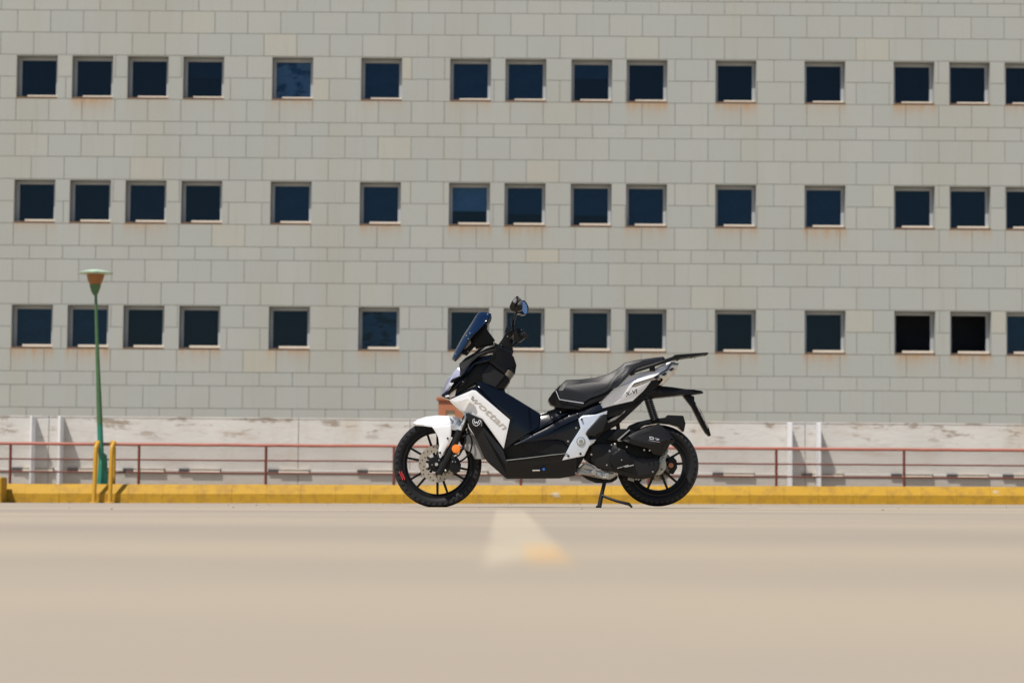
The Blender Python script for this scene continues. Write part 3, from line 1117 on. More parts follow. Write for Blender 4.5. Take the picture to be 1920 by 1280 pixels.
# --- front suspension, brake, mudguard
pipe('fork_leg', [(*B(830, 395), -.105), (*B(770, 520), -.105), (*B(595, 862), -.105)], [.023, .024, .022], 'plastic2', k=1, n=16)
pipe('fork_leg', [(*B(830, 395), .105), (*B(770, 520), .105), (*B(595, 862), .105)], [.023, .024, .022], 'plastic2', k=1, n=16)
pipe('fork_tube', [(955, 655, 0), (905, 735, -.03), (880, 775, -.06), (862, 808, -.10)], .018, 'metal', k=1)
pipe('steering_column', [(*A(1330, 690), 0), (905, 735, 0), (872, 790, 0)], .026, 'plastic', k=1)
pipe('axle', [(*B(572, 757), -.13), (*B(572, 757), .13)], .010, 'steel', k=1)
prism('hub_cap', conv(B, [(480, 750), (500, 690), (560, 665), (620, 690), (640, 760), (600, 830), (540, 840), (495, 800)]), -.088, -.05, 'plastic', .004)
prism('brake_caliper', conv(B, [(720, 740), (735, 690), (780, 665), (815, 700), (840, 760), (825, 840), (760, 852), (722, 830), (715, 790)]), -.115, -.055, 'plastic', .006)
prism('caliper_bracket', conv(B, [(640, 780), (720, 690), (760, 700), (740, 760), (690, 850), (650, 850)]), -.098, -.08, 'plastic2', .003)
boltset('bolt', [(*B(572, 757), .010), (*B(525, 762), .005), (*B(600, 712), .006), (*B(672, 826), .009), (*B(748, 728), .006), (*B(778, 730), .005), (*B(795, 650), .007), (*B(822, 522), .008), (*B(868, 560), .008)], -.116)
prism('side_reflector', [(855.2 + 8.2 * math.cos(t * math.pi / 12), 841 + 8.2 * math.sin(t * math.pi / 12)) for t in range(24)], -.15, -.12, 'orange', .003)
pipe('reflector_bracket', [(*B(800, 560), -.125), (*B(770, 600), -.11)], .007, 'plastic', k=1)
# cables by the fork
pipe('brake_hose', [(*Gg(1110, 120), -.09), (*Gg(1130, 300), -.12), (*Gg(1200, 450), -.13), (*Gg(1220, 620), -.13), (*Gg(1170, 800), -.125), (*Gg(1050, 930), -.11), (*Gg(930, 1000), -.10)], .0055, 'plastic')
pipe('brake_hose', [(*Gg(1090, 150), -.08), (*Gg(1060, 400), -.11), (*Gg(1080, 520), -.12), (*Gg(1040, 640), -.12), (*Gg(960, 820), -.12), (*Gg(860, 900), -.10)], .0055, 'plastic')
pipe('wiring_lead', [(*Gg(1130, 200), -.07), (*Gg(1010, 380), -.10), (*Gg(1030, 440), -.12), (*Gg(1110, 400), -.12), (*Gg(1180, 370), -.10)], .005, 'plastic')

# mudguard: crown wraps over the tyre
def mudguard():
    bm = bmesh.new()
    top = [B(315, 302), B(370, 264), B(460, 236), B(580, 223), B(700, 226), B(772, 262)]
    low = [B(318, 308), B(345, 336), B(430, 341), B(522, 346), B(640, 338), B(728, 332)]
    n = 8
    grid = []
    for t, l in zip(top, low):
        row = []
        for i in range(-n, n + 1):
            u = i / n
            a = abs(u) ** 2.2
            hw = 0.078
            y = MY + hw * math.copysign(min(1, abs(u) * 1.15), u) if abs(u) < .87 else MY + hw * math.copysign(1, u)
            px = t[0] + (l[0] - t[0]) * a
            py = t[1] + (l[1] - t[1]) * a
            P = U(px, py, MY - hw * abs(u))
            row.append(bm.verts.new((P.x, y, P.z)))
        grid.append(row)
    for i in range(len(grid) - 1):
        for j in range(2 * n):
            bm.faces.new((grid[i][j], grid[i][j + 1], grid[i + 1][j + 1], grid[i + 1][j]))
    o = link('front_mudguard', bm, M['white'], mroot, smooth=40)
    s = o.modifiers.new('thick', 'SOLIDIFY'); s.thickness = 0.005; s.offset = -1
    return o


mg = mudguard()
prism('mudguard_side', conv(B, [(520, 346), (728, 333), (735, 400), (730, 450), (722, 500), (668, 600), (620, 690), (597, 655), (594, 600), (603, 555), (592, 470), (575, 430), (545, 380)]), -.135, -.118, 'white', .004, dome=.003, din=.012)
prism('mudguard_side', conv(B, [(520, 346), (728, 333), (735, 400), (722, 500), (620, 690), (597, 655), (592, 470), (545, 380)]), .118, .135, 'white', .004)
prism('mudguard_skirt', conv(B, [(430, 338), (728, 326), (728, 340), (520, 352)]), -.13, None, 'white', .004)
prism('mudguard_rear', conv(B, [(700, 228, .0), (815, 243, .02), (835, 275, .02), (850, 292, .02), (800, 392, .0), (722, 378, -.01), (728, 333, -.02), (770, 292, -.01)]), -.10, None, 'silver', .004)
prism('fork_shroud', conv(B, [(868, 185), (905, 200), (905, 240), (840, 392), (800, 375), (860, 290), (880, 235)]), -.135, -.11, 'silver', .003)
prism('fork_shroud', conv(B, [(868, 185), (905, 200), (905, 240), (840, 392), (800, 375), (860, 290), (880, 235)]), .11, .135, 'silver', .003)
boltset('bolt', [(*B(694, 473), .008), (*B(611, 629), .009)], -.137, 'plastic2')
prism('inner_fender', conv(B, [(905, 330), (950, 400), (1010, 480), (1105, 702), (990, 698), (958, 635), (845, 572), (890, 500)]), -.105, None, 'inner', .006)

# --- bodywork core
prism('body_core', [(872, 776), (882, 745), (893, 718), (948, 738), (1013, 777), (1041, 766), (1110, 762), (1170, 735), (1226, 700), (1238, 720), (1200, 758), (1160, 795), (1130, 812),
                    (1100, 850), (1085, 875), (1077, 890), (1050, 894), (952, 895), (918, 866), (905, 845), (884, 800)], -.125, None, 'plastic', .012)
prism('lower_fairing', conv(B, [(888, 205, .03), (1075, 262, .0), (1085, 345, .0), (1300, 600, .0), (1335, 716, -.015), (1560, 692, -.015), (1920, 645, -.015), (2010, 640, -.01), (2110, 700, .0), (2100, 780, .01), (2085, 880, .03),
                                (1920, 908, .05), (1335, 912, .05), (1145, 745, .03), (1100, 690, .03), (1000, 470, .03), (930, 350, .03)]), -.19, None, 'plastic2', .008, dome=.004, din=.016)
prism('floor_edge_strip', conv(B, [(1333, 709), (1560, 684), (1830, 650), (2005, 634), (2005, 640), (1830, 658), (1560, 693), (1336, 718)]), -.213, None, 'metal', .001)  # grey strip paints the lit highlight along the step edge
prism('tunnel_cover', [(893, 715, .0), (905, 716, .0), (948, 736, .04), (1013, 776, .03), (1010, 800, .0), (985, 815, -.01), (960, 832, -.01), (946, 842, -.01), (957, 786, -.02), (901, 738, -.02)], -.165, None, 'gloss', .006)
# white side panel and its raised crease
side_p = prism('side_panel', conv(Ii, [(405, 283, .03), (820, 105, .0), (885, 112, .0), (955, 175, .0), (1500, 640, -.005), (1388, 1162, .012), (1190, 885, .01), (1003, 628, .005), (850, 565, .02), (690, 500, .035), (590, 462, .04)]), -.20, None, 'white', .004, dome=.003, din=.02)
prism('panel_crease', conv(Ii, [(440, 292), (720, 235), (775, 240), (865, 355), (820, 362), (740, 275), (560, 345)]), -.214, -.196, 'white', .003)
prism('panel_trim', conv(Ii, [(405, 262, .03), (880, 30, .01), (925, 20, .01), (960, 60, .0), (1030, 140, .0), (1560, 600, .0), (1500, 640, .0), (955, 175, .0), (885, 108, .0), (820, 101, .0), (405, 279, .03)]), -.196, None, 'gloss', .002)
# badge plate
badge_p = prism('badge_plate', conv(Ii, [(720, 520), (985, 625), (1000, 640), (1000, 770), (820, 760), (760, 700), (735, 600)]), -.196, -.16, 'plastic2', .003)


def lay_on(bm, target, lift=0.0009):
    """press flat lettering onto the surface of another part, as paint or a sticker lies"""
    o = ORG[target.name]
    t = bmesh.new(); t.from_mesh(target.data)
    bmesh.ops.translate(t, verts=t.verts, vec=o)
    tree = BVHTree.FromBMesh(t)
    bmesh.ops.subdivide_edges(bm, edges=[e for e in bm.edges if e.calc_length() > .02], cuts=2)
    for v in bm.verts:
        h = tree.ray_cast(Vector((v.co.x, MY - 1, v.co.z)), Vector((0, 1, 0)))
        if h[0] is not None:
            v.co.y = h[0].y - lift
    t.free()


def strip(bm, pts, wd, y):
    """flat raised line on the near side through picture points"""
    P = [U(p[0], p[1], MY + y) for p in pts]
    for a, b in zip(P[:-1], P[1:]):
        d = (b - a); d.y = 0; d.normalize()
        s = Vector((-d.z, 0, d.x)) * wd / 2
        e = d * wd * .3
        vs = [bm.verts.new(q) for q in (a - e - s, b + e - s, b + e + s, a - e + s)]
        bm.faces.new(vs)


bm = bmesh.new()
strip(bm, [Ii(*p) for p in ((862, 625), (832, 640), (828, 690), (850, 728), (893, 752), (940, 726), (966, 685), (968, 648), (945, 642))], .0034, -.1995)
strip(bm, [Ii(*p) for p in ((856, 655), (872, 708), (895, 672), (914, 708), (940, 655))], .0042, -.1995)
lay_on(bm, badge_p)
link('shield_badge', bm, M['decalw'], mroot, normals=False)
bm = bmesh.new()
strip(bm, [Ii(992, 645), Ii(992, 755)], .0012, -.1985)
strip(bm, [Ii(982, 655), Ii(982, 750)], .001, -.1985)
link('side_lettering', bm, M['decal'], mroot, normals=False)


def text(name, body, pa, pb, y, hgt, m, bold=0.0, shear=0.0, parent=None, on=None):
    """text whose baseline runs from picture point pa to pb, flat on the near side; hgt = letter size"""
    a, b = U(pa[0], pa[1], MY + y), U(pb[0], pb[1], MY + y)
    cu = bpy.data.curves.new(name, 'FONT')
    cu.body = body; cu.size = 1.0; cu.offset = bold; cu.shear = shear; cu.resolution_u = 3; cu.extrude = 0.0
    tmp = bpy.data.objects.new(name, cu)
    C.objects.link(tmp)
    dg = bpy.context.evaluated_depsgraph_get()
    me = bpy.data.meshes.new_from_object(tmp.evaluated_get(dg))
    bpy.data.objects.remove(tmp)
    bm = bmesh.new(); bm.from_mesh(me); bpy.data.meshes.remove(me)
    x0 = min(v.co.x for v in bm.verts); x1 = max(v.co.x for v in bm.verts)
    dx = (b - a); dx.y = 0
    L = dx.length; ex = dx.normalized(); ez = Vector((-ex.z, 0, ex.x))
    for v in bm.verts:
        u, w_ = (v.co.x - x0) / (x1 - x0) * L, v.co.y * hgt
        yy = a.y - v.co.z * 0.05
        v.co = Vector((a.x, yy, a.z)) + ex * u + ez * w_
    if on:
        lay_on(bm, on)
    return link(name, bm, M[m], parent or mroot, normals=True)


text('brand_lettering', 'wottan', Ii(770, 262), Ii(1395, 842), -.2065, .058, 'decal', bold=0.022, shear=0.25, on=side_p)

# --- nose, headlight, cowl
prism('headlight', conv(E, [(372, 430, .03), (300, 500, .02), (190, 620, .02), (110, 780, .02), (68, 905, .03), (85, 915, .03), (200, 800, .0), (235, 740, .0), (245, 690, .0), (385, 600, .0), (390, 500, .01)]), -.12, None, 'lens', .006)
prism('headlight_bezel', conv(E, [(240, 650), (380, 590), (385, 610), (280, 700), (215, 700)]), -.126, None, 'plastic', .002)
prism('position_lamp', conv(E, [(208, 712), (285, 705), (240, 772), (222, 770)]), -.127, None, 'white', .002)
prism('nose_cowl', conv(E, [(372, 385, .06), (480, 280, .05), (640, 190, .03), (700, 130, .03), (840, 85, .02), (980, 55, .02), (1010, 100, .02), (1000, 150, .0), (870, 170, .0), (700, 250, -.01), (590, 350, -.01), (500, 470, -.01),
                            (395, 600, .0), (392, 500, .03)]), -.15, None, 'plastic2', .006, dome=.003, din=.014)
prism('cowl_beak', conv(E, [(945, 215, .01), (880, 340, .0), (640, 390, .0), (500, 560, .0), (430, 660, .01), (330, 780, .02), (200, 900, .03), (205, 990, .04), (130, 965, .05), (66, 935, .06), (75, 905, .06), (200, 830, .03), (270, 740, .01), (395, 600, .0),
                            (500, 470, .04), (590, 350, .04), (680, 280, .045), (860, 235, .045)]), -.180, None, 'gloss', .006)
prism('turn_signal', conv(E, [(130, 935), (185, 915), (215, 930), (195, 950), (140, 952)]), -.16, -.12, 'white', .002)
prism('cowl_inner', conv(E, [(880, 340), (1160, 560), (1250, 665), (1160, 800), (900, 830), (690, 690), (300, 930), (330, 790), (430, 660), (640, 400)]), -.135, None, 'plastic', .006)
prism('cowl_bracket', conv(E, [(440, 640), (510, 600), (500, 700), (440, 760), (360, 790)]), -.15, -.12, 'plastic2', .004)
boltset('bolt', [(*E(438, 688), .007)], -.152)
prism('cowl_rear', conv(E, [(1000, 95, .0), (1100, 110, .02), (1240, 190, .04), (1310, 260, .06), (1357, 400, .08), (1330, 555, .08), (1245, 480, .03), (1215, 470, .02), (1160, 560, .0), (880, 345, -.005), (945, 215, -.01), (980, 150, .0)]), -.165, None, 'plastic', .006, dome=.002, din=.012)
prism('glove_box_lid', conv(E, [(1240, 480, .0), (1322, 555, .05), (1248, 655, .05), (1155, 562, .0), (1205, 490, .0)]), -.150, None, 'metal', .004)  # pale alloy facet stands in for ground reflected in the black cowl
prism('glove_box', conv(E, [(905, 370, .0), (1150, 575, .0), (1250, 672, .06), (1160, 805, .07), (1090, 800, .03), (1000, 780, .0), (780, 700, .0), (760, 560, .0)]), -.15, None, 'plastic2', .006)
prism('neck_cover', conv(E, [(690, 690), (960, 790), (1150, 800), (1165, 870), (1270, 930), (1760, 1230), (1700, 1270), (1300, 1100), (900, 850), (720, 740)]), -.10, None, 'gloss', .01)

# --- windscreen
def screen():
    bm = bmesh.new()
    cen = [A(742, 778), A(778, 690), A(862, 530), A(960, 380), A(1022, 282), A(1070, 256)]
    sid = [A(772, 786), A(850, 690), A(945, 545), A(1050, 440), A(1150, 335), A(1172, 285)]
    hw = [0.07, 0.13, 0.17, 0.17, 0.15, 0.11]
    n = 10
    grid = []
    C_ = spline([Vector((*p, 0)) for p in cen], 3); S_ = spline([Vector((*p, 0)) for p in sid], 3)
    W_ = spline([Vector((h, 0, 0)) for h in hw], 3)
    for c_, s_, w_ in zip(C_, S_, W_):
        row = []
        for i in range(-n, n + 1):
            u = i / n
            a = abs(u) ** 1.8
            px, py = c_.x + (s_.x - c_.x) * a, c_.y + (s_.y - c_.y) * a
            P = U(px, py, MY - w_.x * abs(u))
            row.append(bm.verts.new((P.x, MY + w_.x * u, P.z)))
        grid.append(row)
    for i in range(len(grid) - 1):
        for j in range(2 * n):
            bm.faces.new((grid[i][j], grid[i][j + 1], grid[i + 1][j + 1], grid[i + 1][j]))
    o = link('windscreen', bm, M['smoke'], mroot, smooth=60)
    s = o.modifiers.new('thick', 'SOLIDIFY'); s.thickness = 0.006; s.offset = 0
    return o


screen()
boltset('bolt', [(*A(783, 716), .004), (*A(900, 517), .0055), (*A(938, 492), .0055), (*A(919, 553), .0045), (*A(1130, 285), .005)], -.165)
prism('dashboard', conv(A, [(1060, 400), (1105, 375), (1130, 410), (1120, 445), (1212, 568), (1185, 580), (1200, 610), (1060, 640), (1000, 655), (985, 620), (960, 560), (990, 480)]), -.075, None, 'plastic', .006)
prism('screen_bracket', conv(A, [(940, 560), (1000, 490), (1020, 600), (960, 660), (900, 730), (870, 720), (830, 720), (850, 680), (905, 650), (950, 600)]), -.055, None, 'plastic', .004)
boltset('bolt', [(*A(993, 597), .006), (*A(917, 690), .006), (*A(848, 718), .006)], -.06)
# --- handlebars
pipe('handlebar', [(*A(1350, 650), 0), (*A(1385, 560), -.05), (*A(1400, 490), -.14), (*A(1440, 480), -.22), (*A(1500, 500), -.29)], .013, 'plastic')
pipe('handlebar', [(*A(1350, 650), 0), (*A(1385, 560), .05), (*A(1400, 490), .14), (*A(1440, 480), .22), (*A(1500, 500), .29)], .013, 'plastic')
pipe('grip', [(*A(1495, 498), -.25), (*A(1545, 518), -.37)], .018, 'plastic2', k=1, n=16)
pipe('grip', [(*A(1495, 498), .25), (*A(1530, 510), .37)], .018, 'plastic2', k=1, n=16)
pipe('bar_end_weight', [(*A(1548, 520), -.372), (*A(1556, 523), -.395)], .015, 'plastic2', k=1, n=16)
prism('switch_cluster', conv(A, [(1435, 440), (1500, 430), (1540, 470), (1540, 540), (1480, 590), (1430, 560), (1410, 500)]), -.27, -.19, 'plastic', .006)
prism('master_cylinder', conv(A, [(1330, 422), (1372, 420), (1385, 480), (1400, 520), (1370, 560), (1325, 520), (1320, 470)]), -.20, -.14, 'plastic', .005)
prism('bar_clamp', conv(A, [(1270, 590), (1330, 520), (1400, 500), (1420, 560), (1400, 640), (1415, 700), (1380, 715), (1330, 670), (1290, 640)]), -.055, None, 'plastic', .006)
prism('key_surround', conv(A, [(1195, 590), (1290, 630), (1370, 670), (1410, 700), (1405, 720), (1330, 690), (1215, 640)]), -.09, None, 'gloss', .004)
pipe('brake_lever', [(*A(1400, 470), -.20), (*A(1340, 500), -.26), (*A(1300, 560), -.34), (*A(1262, 618), -.39)], [.008, .007, .006, .008], 'plastic')
pipe('brake_lever', [(*A(1400, 470), .20), (*A(1350, 500), .26), (*A(1320, 560), .34), (*A(1300, 600), .39)], [.008, .007, .006, .008], 'plastic')
pipe('clutch_cable', [(*A(1480, 560), -.22), (*A(1450, 600), -.16), (*A(1400, 630), -.08)], .005, 'plastic2')
boltset('bolt', [(*A(1262, 616), .005), (*A(1500, 455), .006), (*A(1345, 528), .005)], -.275)
# mirrors
pipe('mirror_stalk', [(*A(1412, 490), -.21), (*A(1408, 410), -.24), (*A(1418, 340), -.30), (*A(1448, 265), -.34)], .0075, 'gloss')
pipe('mirror_stalk', [(*A(1405, 470), .21), (*A(1400, 400), .24), (*A(1396, 330), .30), (*A(1460, 262), .34)], .0075, 'gloss')
prism('mirror_housing', conv(Ff, [(1108, 400, .03), (1160, 285, .01), (1240, 190, .02), (1292, 168, .03), (1345, 225, .02), (1385, 262, .0), (1396, 380, -.01), (1392, 468, .0), (1330, 500, .02), (1240, 505, .03), (1150, 490, .035)]), -.39, -.29, 'plastic2', .01, dome=.01, din=.03)
def mirror_far():
    def slope(px, py): return MY + .35 + .55 * (px - 985) * PX + .30 * (575 - py) * PX
    rim = [(1375, 268), (1440, 270), (1490, 330), (1528, 420), (1524, 510), (1475, 582), (1420, 584), (1370, 560), (1300, 555), (1320, 420)]
    gls = [(1383, 292), (1438, 298), (1482, 370), (1502, 450), (1496, 545), (1442, 572), (1385, 485), (1380, 400)]
    bm = bmesh.new()
    a, b = [], []
    for x_, y_ in rim:
        q = Ff(x_, y_); Y = slope(*q)
        p = U(q[0], q[1], Y); a.append(bm.verts.new(p))
        b.append(bm.verts.new(p + Vector((-.02, .035, -.004))))
    n = len(a)
    bm.faces.new(a); bm.faces.new(b[::-1])
    for k in range(n): bm.faces.new((a[k], b[k], b[(k + 1) % n], a[(k + 1) % n]))
    ho = link('mirror_housing', bm, M['gloss'], mroot)
    bm = bmesh.new()
    c_ = []
    for x_, y_ in gls:
        q = Ff(x_, y_)
        c_.append(bm.verts.new(U(q[0], q[1], slope(*q) - .003)))
    d_ = [bm.verts.new(v.co + Vector((0, .0025, 0))) for v in c_]
    bm.faces.new(c_); bm.faces.new(d_[::-1])
    n = len(c_)
    for k in range(n): bm.faces.new((c_[k], d_[k], d_[(k + 1) % n], c_[(k + 1) % n]))
    link('mirror_glass', bm, M['mirror'], ho)


mirror_far()

# --- side bars and mid covers
prism('frame_cover', [(957, 835.5, .01), (1000, 808, .035), (1048, 780, .035), (1085, 765, .035), (1123, 753, .03), (1132, 768), (1086, 784), (1052, 799), (1020, 817), (985, 829)], -.178, None, 'gloss', .004)
prism('upper_cover', conv(B, [(1608, 240, .05), (1700, 205, .05), (1900, 140, .05), (2010, 150, .04), (2070, 172, .04), (2000, 205), (1900, 260), (1700, 370), (1625, 410)]), -.165, None, 'gloss', .004)
boltset('bolt', [(*B(1832, 243), .006), (*Cc(180, 188), .005), (*Cc(88, 243), .006), (*Cc(350, 360), .007), (*Cc(262, 505), .008), (*Cc(365, 205), .006)], -.176)
prism('side_cover', conv(Cc, [(-270, 420), (0, 440), (370, 268), (402, 345), (300, 530), (262, 560), (215, 500), (140, 485), (0, 490), (-270, 530)]), -.160, None, 'gloss', .005)
prism('side_cover_inner', conv(Cc, [(-270, 520), (0, 480), (215, 495), (265, 560), (205, 690), (0, 640), (-180, 600)]), -.145, None, 'plastic', .005)
prism('tail_support', conv(Cc, [(60, 250), (330, 195), (590, 130), (980, 30), (1260, -60), (1180, -10), (1040, 90), (890, 165), (690, 300), (700, 360), (590, 430), (480, 410), (460, 350), (620, 230), (420, 225), (375, 262), (200, 330)]), -.125, None, 'plastic', .006)
prism('support_rib', conv(Cc, [(690, 285), (840, 215), (890, 165), (880, 190), (780, 270), (700, 305)]), -.132, None, 'metal', .002)
prism('footrest_hanger', conv(Cc, [(375, 262, .01), (422, 228, .01), (560, 215, .01), (692, 172, .02), (686, 212, .02), (622, 232, .01), (545, 320, .0), (480, 392, .0), (458, 425, .0), (492, 488, .0), (570, 483, .01), (545, 522, .01), (494, 558, .0), (440, 665, .0), (198, 714, .0), (290, 535, .0), (400, 362, .0)]), -.205, None, 'silver', .004, dome=.002, din=.008)
ringc = Cc(402, 506)
for (ra, rb, yy, mm) in ((8.4, 0, -.212, 'metal'), (6.2, 0, -.216, 'silver'), (4.0, 0, -.219, 'metal')):
    prism('hanger_boss', [(ringc[0] + ra * math.cos(t * math.pi / 12), ringc[1] + ra * math.sin(t * math.pi / 12)) for t in range(24)], yy, -.18, mm, .001)
boltset('bolt', [(*Cc(412, 265), .008), (*Cc(265, 665), .009), (*Cc(398, 641), .009)], -.210, 'plastic2')
prism('passenger_footrest', conv(Cc, [(462, 410), (560, 300), (625, 235), (660, 205), (688, 240), (686, 290), (640, 400), (580, 430), (560, 450), (480, 445)]), -.225, -.12, 'plastic2', .006)
prism('belly_shadow_pan', conv(Cc, [(-140, 780), (60, 800), (290, 860), (200, 900), (-140, 905)]), -.11, None, 'plastic', .004)
pipe('brake_switch', [(*B(1620, 826), -.2), (*B(1700, 824), -.2)], .005, 'metal', k=1)
prism('blue_adjuster', [(B(1742, 810)[0] + 2.6 * math.cos(t * math.pi / 6), B(1742, 810)[1] + 2.6 * math.sin(t * math.pi / 6)) for t in range(12)], -.208, -.18, 'bluecap', .001)

# --- seat
prism('seat', conv(D, [(148, 650, .01), (190, 580, .035), (240, 535, .045), (400, 528, .05), (560, 510, .05), (700, 470, .05), (790, 420, .05), (880, 350, .05), (1000, 320, .05), (1150, 298, .05), (1300, 280, .06), (1325, 305, .06), (1310, 330, .04), (1100, 372, .02),
                       (980, 425, .01), (925, 485, .0), (800, 612, .0), (755, 630, .0), (640, 690, .0), (500, 740, .0), (430, 785, .0), (175, 745, .0)]), -.175, None, 'seat', .022, dome=.006, din=.03, seg=3, smooth=60)
prism('seat_base', conv(D, [(45, 745, .03), (90, 680, .02), (185, 578, .02), (150, 650, .0), (175, 748, .0), (430, 792, .0), (500, 745, .0), (640, 695, .0), (755, 635, .0), (650, 745, .0), (520, 800, .0), (375, 862, .0), (260, 850, .0), (120, 842, .02), (118, 812, .02), (72, 800, .03)]), -.168, None, 'plastic', .006)
pipe('seat_piping', [(*D(130, 652), -.178), (*D(168, 748), -.180), (*D(300, 770), -.181), (*D(432, 789), -.181)], .0028, 'silver', k=1, n=6)
pipe('seat_seam', [(*D(800, 455), -.166), (*D(720, 560), -.184), (*D(670, 640), -.184)], .0018, 'plastic', k=1, n=6)

# --- tail
tail_p = prism('tail_panel', conv(D, [(595, 842, .0), (640, 762, .0), (760, 628, .0), (800, 612, .0), (928, 484, .01), (1010, 462, .02), (1150, 432, .03), (1220, 408, .03), (1320, 352, .04), (1400, 336, .05), (1440, 345, .05), (1385, 365, .03), (1335, 425, .02), (1190, 508, .0), (985, 572, -.005), (952, 612, -.005),
                             (1000, 612, .0), (1168, 548, .0), (1090, 650, .01), (968, 764, .01), (780, 808, .01), (600, 852, .01)]), -.15, None, 'white', .004)
text('model_lettering', 'X-VI', D(890, 718), D(1028, 672), -.153, .034, 'decalk', bold=0.015, shear=0.3, on=tail_p)
prism('tail_lamp', conv(D, [(955, 608), (985, 577), (1190, 511), (1338, 430), (1388, 360), (1468, 360), (1452, 422), (1390, 500), (1290, 595), (1252, 592), (1300, 535), (1285, 515), (1172, 545), (1002, 607)]), -.138, None, 'tail', .004)
prism('tail_lamp_trim', conv(D, [(952, 612), (982, 571), (1190, 504), (1334, 422), (1384, 350), (1470, 352), (1470, 362), (1390, 362), (1342, 432), (1192, 513), (988, 579), (962, 612)]), -.142, None, 'gloss', .001)
for (x_, y_) in ((1225, 505), (1305, 468), (1385, 415)):
    prism('lamp_element', conv(D, [(x_ - 28, y_ + 10), (x_ + 12, y_ - 14), (x_ + 40, y_ - 6), (x_ + 5, y_ + 22)]), -.141, None, 'gloss', .001)
pipe('grab_rail', [(*D(940, 478), -.145), (*D(990, 440), -.15), (*D(1150, 388), -.15), (*D(1300, 338), -.145), (*D(1400, 303), -.11), (*D(1425, 296), -.06)], .0115, 'plastic2')
pipe('grab_rail', [(*D(940, 478), .145), (*D(990, 440), .15), (*D(1150, 388), .15), (*D(1300, 338), .145), (*D(1400, 303), .11), (*D(1425, 296), .06)], .0115, 'plastic2')
prism('grab_rail_mount', conv(D, [(1152, 390), (1208, 375), (1215, 438), (1152, 440)]), -.15, -.125, 'plastic', .003)
prism('grab_rail_mount', conv(D, [(930, 470), (1000, 440), (985, 480), (940, 486)]), -.16, -.13, 'plastic2', .003)
# rack plate with slots
def rack():
    bm = bmesh.new()
    a0, a1 = U(*D(1375, 300), MY), U(*D(1420, 270), MY)
    b1 = U(*D(1770, 245), MY); b0 = U(*D(1785, 262), MY); c0_ = U(*D(1420, 318), MY)
    for (yy0, yy1) in ((-.10, -.062), (-.032, .032), (.062, .10)):
        lo = [(a0.x, a0.z), (c0_.x, c0_.z), (b0.x, b0.z), (b1.x, b1.z), (a1.x, a1.z)]
        f = [bm.verts.new((x_, MY + yy0, z_)) for x_, z_ in lo]; g = [bm.verts.new((x_, MY + yy1, z_)) for x_, z_ in lo]
        bm.faces.new(f); bm.faces.new(g[::-1])
        for k in range(5): bm.faces.new((f[k], g[k], g[(k + 1) % 5], f[(k + 1) % 5]))
    for t_ in (0.08, .5, .92):
        x_ = a1.x + (b1.x - a1.x) * t_; z_ = a1.z + (b1.z - a1.z) * t_
        box(bm, x_ - .015, x_ + .015, MY - .061, MY - .033, z_ - .03 * (1 - t_ * .6), z_ - .006)
        box(bm, x_ - .015, x_ + .015, MY + .033, MY + .061, z_ - .03 * (1 - t_ * .6), z_ - .006)
    o = link('luggage_rack', bm, M['plastic'], mroot)
    bevel_mod(o, .003)


rack()
boltset('rack_peg', [(*D(1453, 325), .004), (*D(1646, 298), .004)], -.09, 'plastic')
prism('tail_undertray', conv(D, [(1170, 555, .04), (1290, 530, .04), (1255, 598, .04), (1400, 612, .04), (1550, 635, .04), (1640, 642, .04), (1720, 652, .05), (1745, 678, .05), (1640, 692, .04), (1500, 700, .03), (1190, 732, .02), (1140, 738, .0), (960, 770, .0), (1090, 655, .0)]), -.125, None, 'plastic', .005)
prism('plate_bracket', conv(D, [(1505, 695), (1570, 690), (1640, 715), (1642, 765), (1715, 870), (1800, 1060), (1822, 1140), (1802, 1152), (1760, 1112), (1700, 1010), (1610, 830)]), -.035, None, 'plastic', .004)
prism('number_plate', conv(D, [(1655, 795), (1672, 800), (1800, 1052), (1790, 1062)]), -.10, None, 'inner', .0005)
boltset('bolt', [(*D(1705, 895), .004), (*D(1752, 990), .004)], -.102, 'plastic')
# --- shock absorbers
for sgn in (-1, 1):
    yy = sgn * .115
    pipe('shock_body', [(*D(1125, 720), yy), (*D(1212, 985), yy)], .012, 'plastic', k=1)
    a, b = U(*D(1135, 745), MY + yy), U(*D(1208, 970), MY + yy)
    ax = (b - a); L = ax.length; ax.normalize(); e1 = ax.orthogonal().normalized(); e2 = ax.cross(e1)
    pts = []
    turns = 11
    for i in range(turns * 10 + 1):
        t = i / (turns * 10)
        an = t * turns * 2 * math.pi
        pts.append(a + ax * (L * t) + (e1 * math.cos(an) + e2 * math.sin(an)) * .0225)
    bm = bmesh.new(); tube(bm, pts, .0048, 6)
    link('shock_spring', bm, M['plastic'], mroot, smooth=60)
# --- rear hugger and engine
prism('rear_hugger', conv(Cc, [(905, 372, .0), (935, 330, .0), (1020, 295, .0), (1150, 265, .0), (1250, 255, .0), (1335, 245, .0), (1350, 218, .0), (1522, 226, .0), (1545, 312, .0), (1527, 402, .0), (1470, 345, .0), (1380, 318, .0), (1250, 305, .0), (1100, 330, .0), (1000, 400, .0)]), -.085, None, 'plastic', .006)
prism('engine_block', conv(Cc, [(470, 420), (590, 420), (720, 370), (800, 372), (920, 368), (1000, 400), (1180, 500), (1230, 620), (1290, 680), (1240, 780), (1230, 860), (1100, 905), (980, 905), (800, 850), (620, 800), (500, 745), (440, 700), (490, 560)]), -.10, None, 'plastic', .008)
prism('engine_mount', conv(Cc, [(795, 300), (825, 305), (832, 372), (800, 374)]), -.09, None, 'plastic', .003)
prism('air_intake', conv(Hh, [(150, 330), (390, 130), (560, 128), (600, 150), (385, 345), (300, 345)]), -.17, -.05, 'plastic', .006)
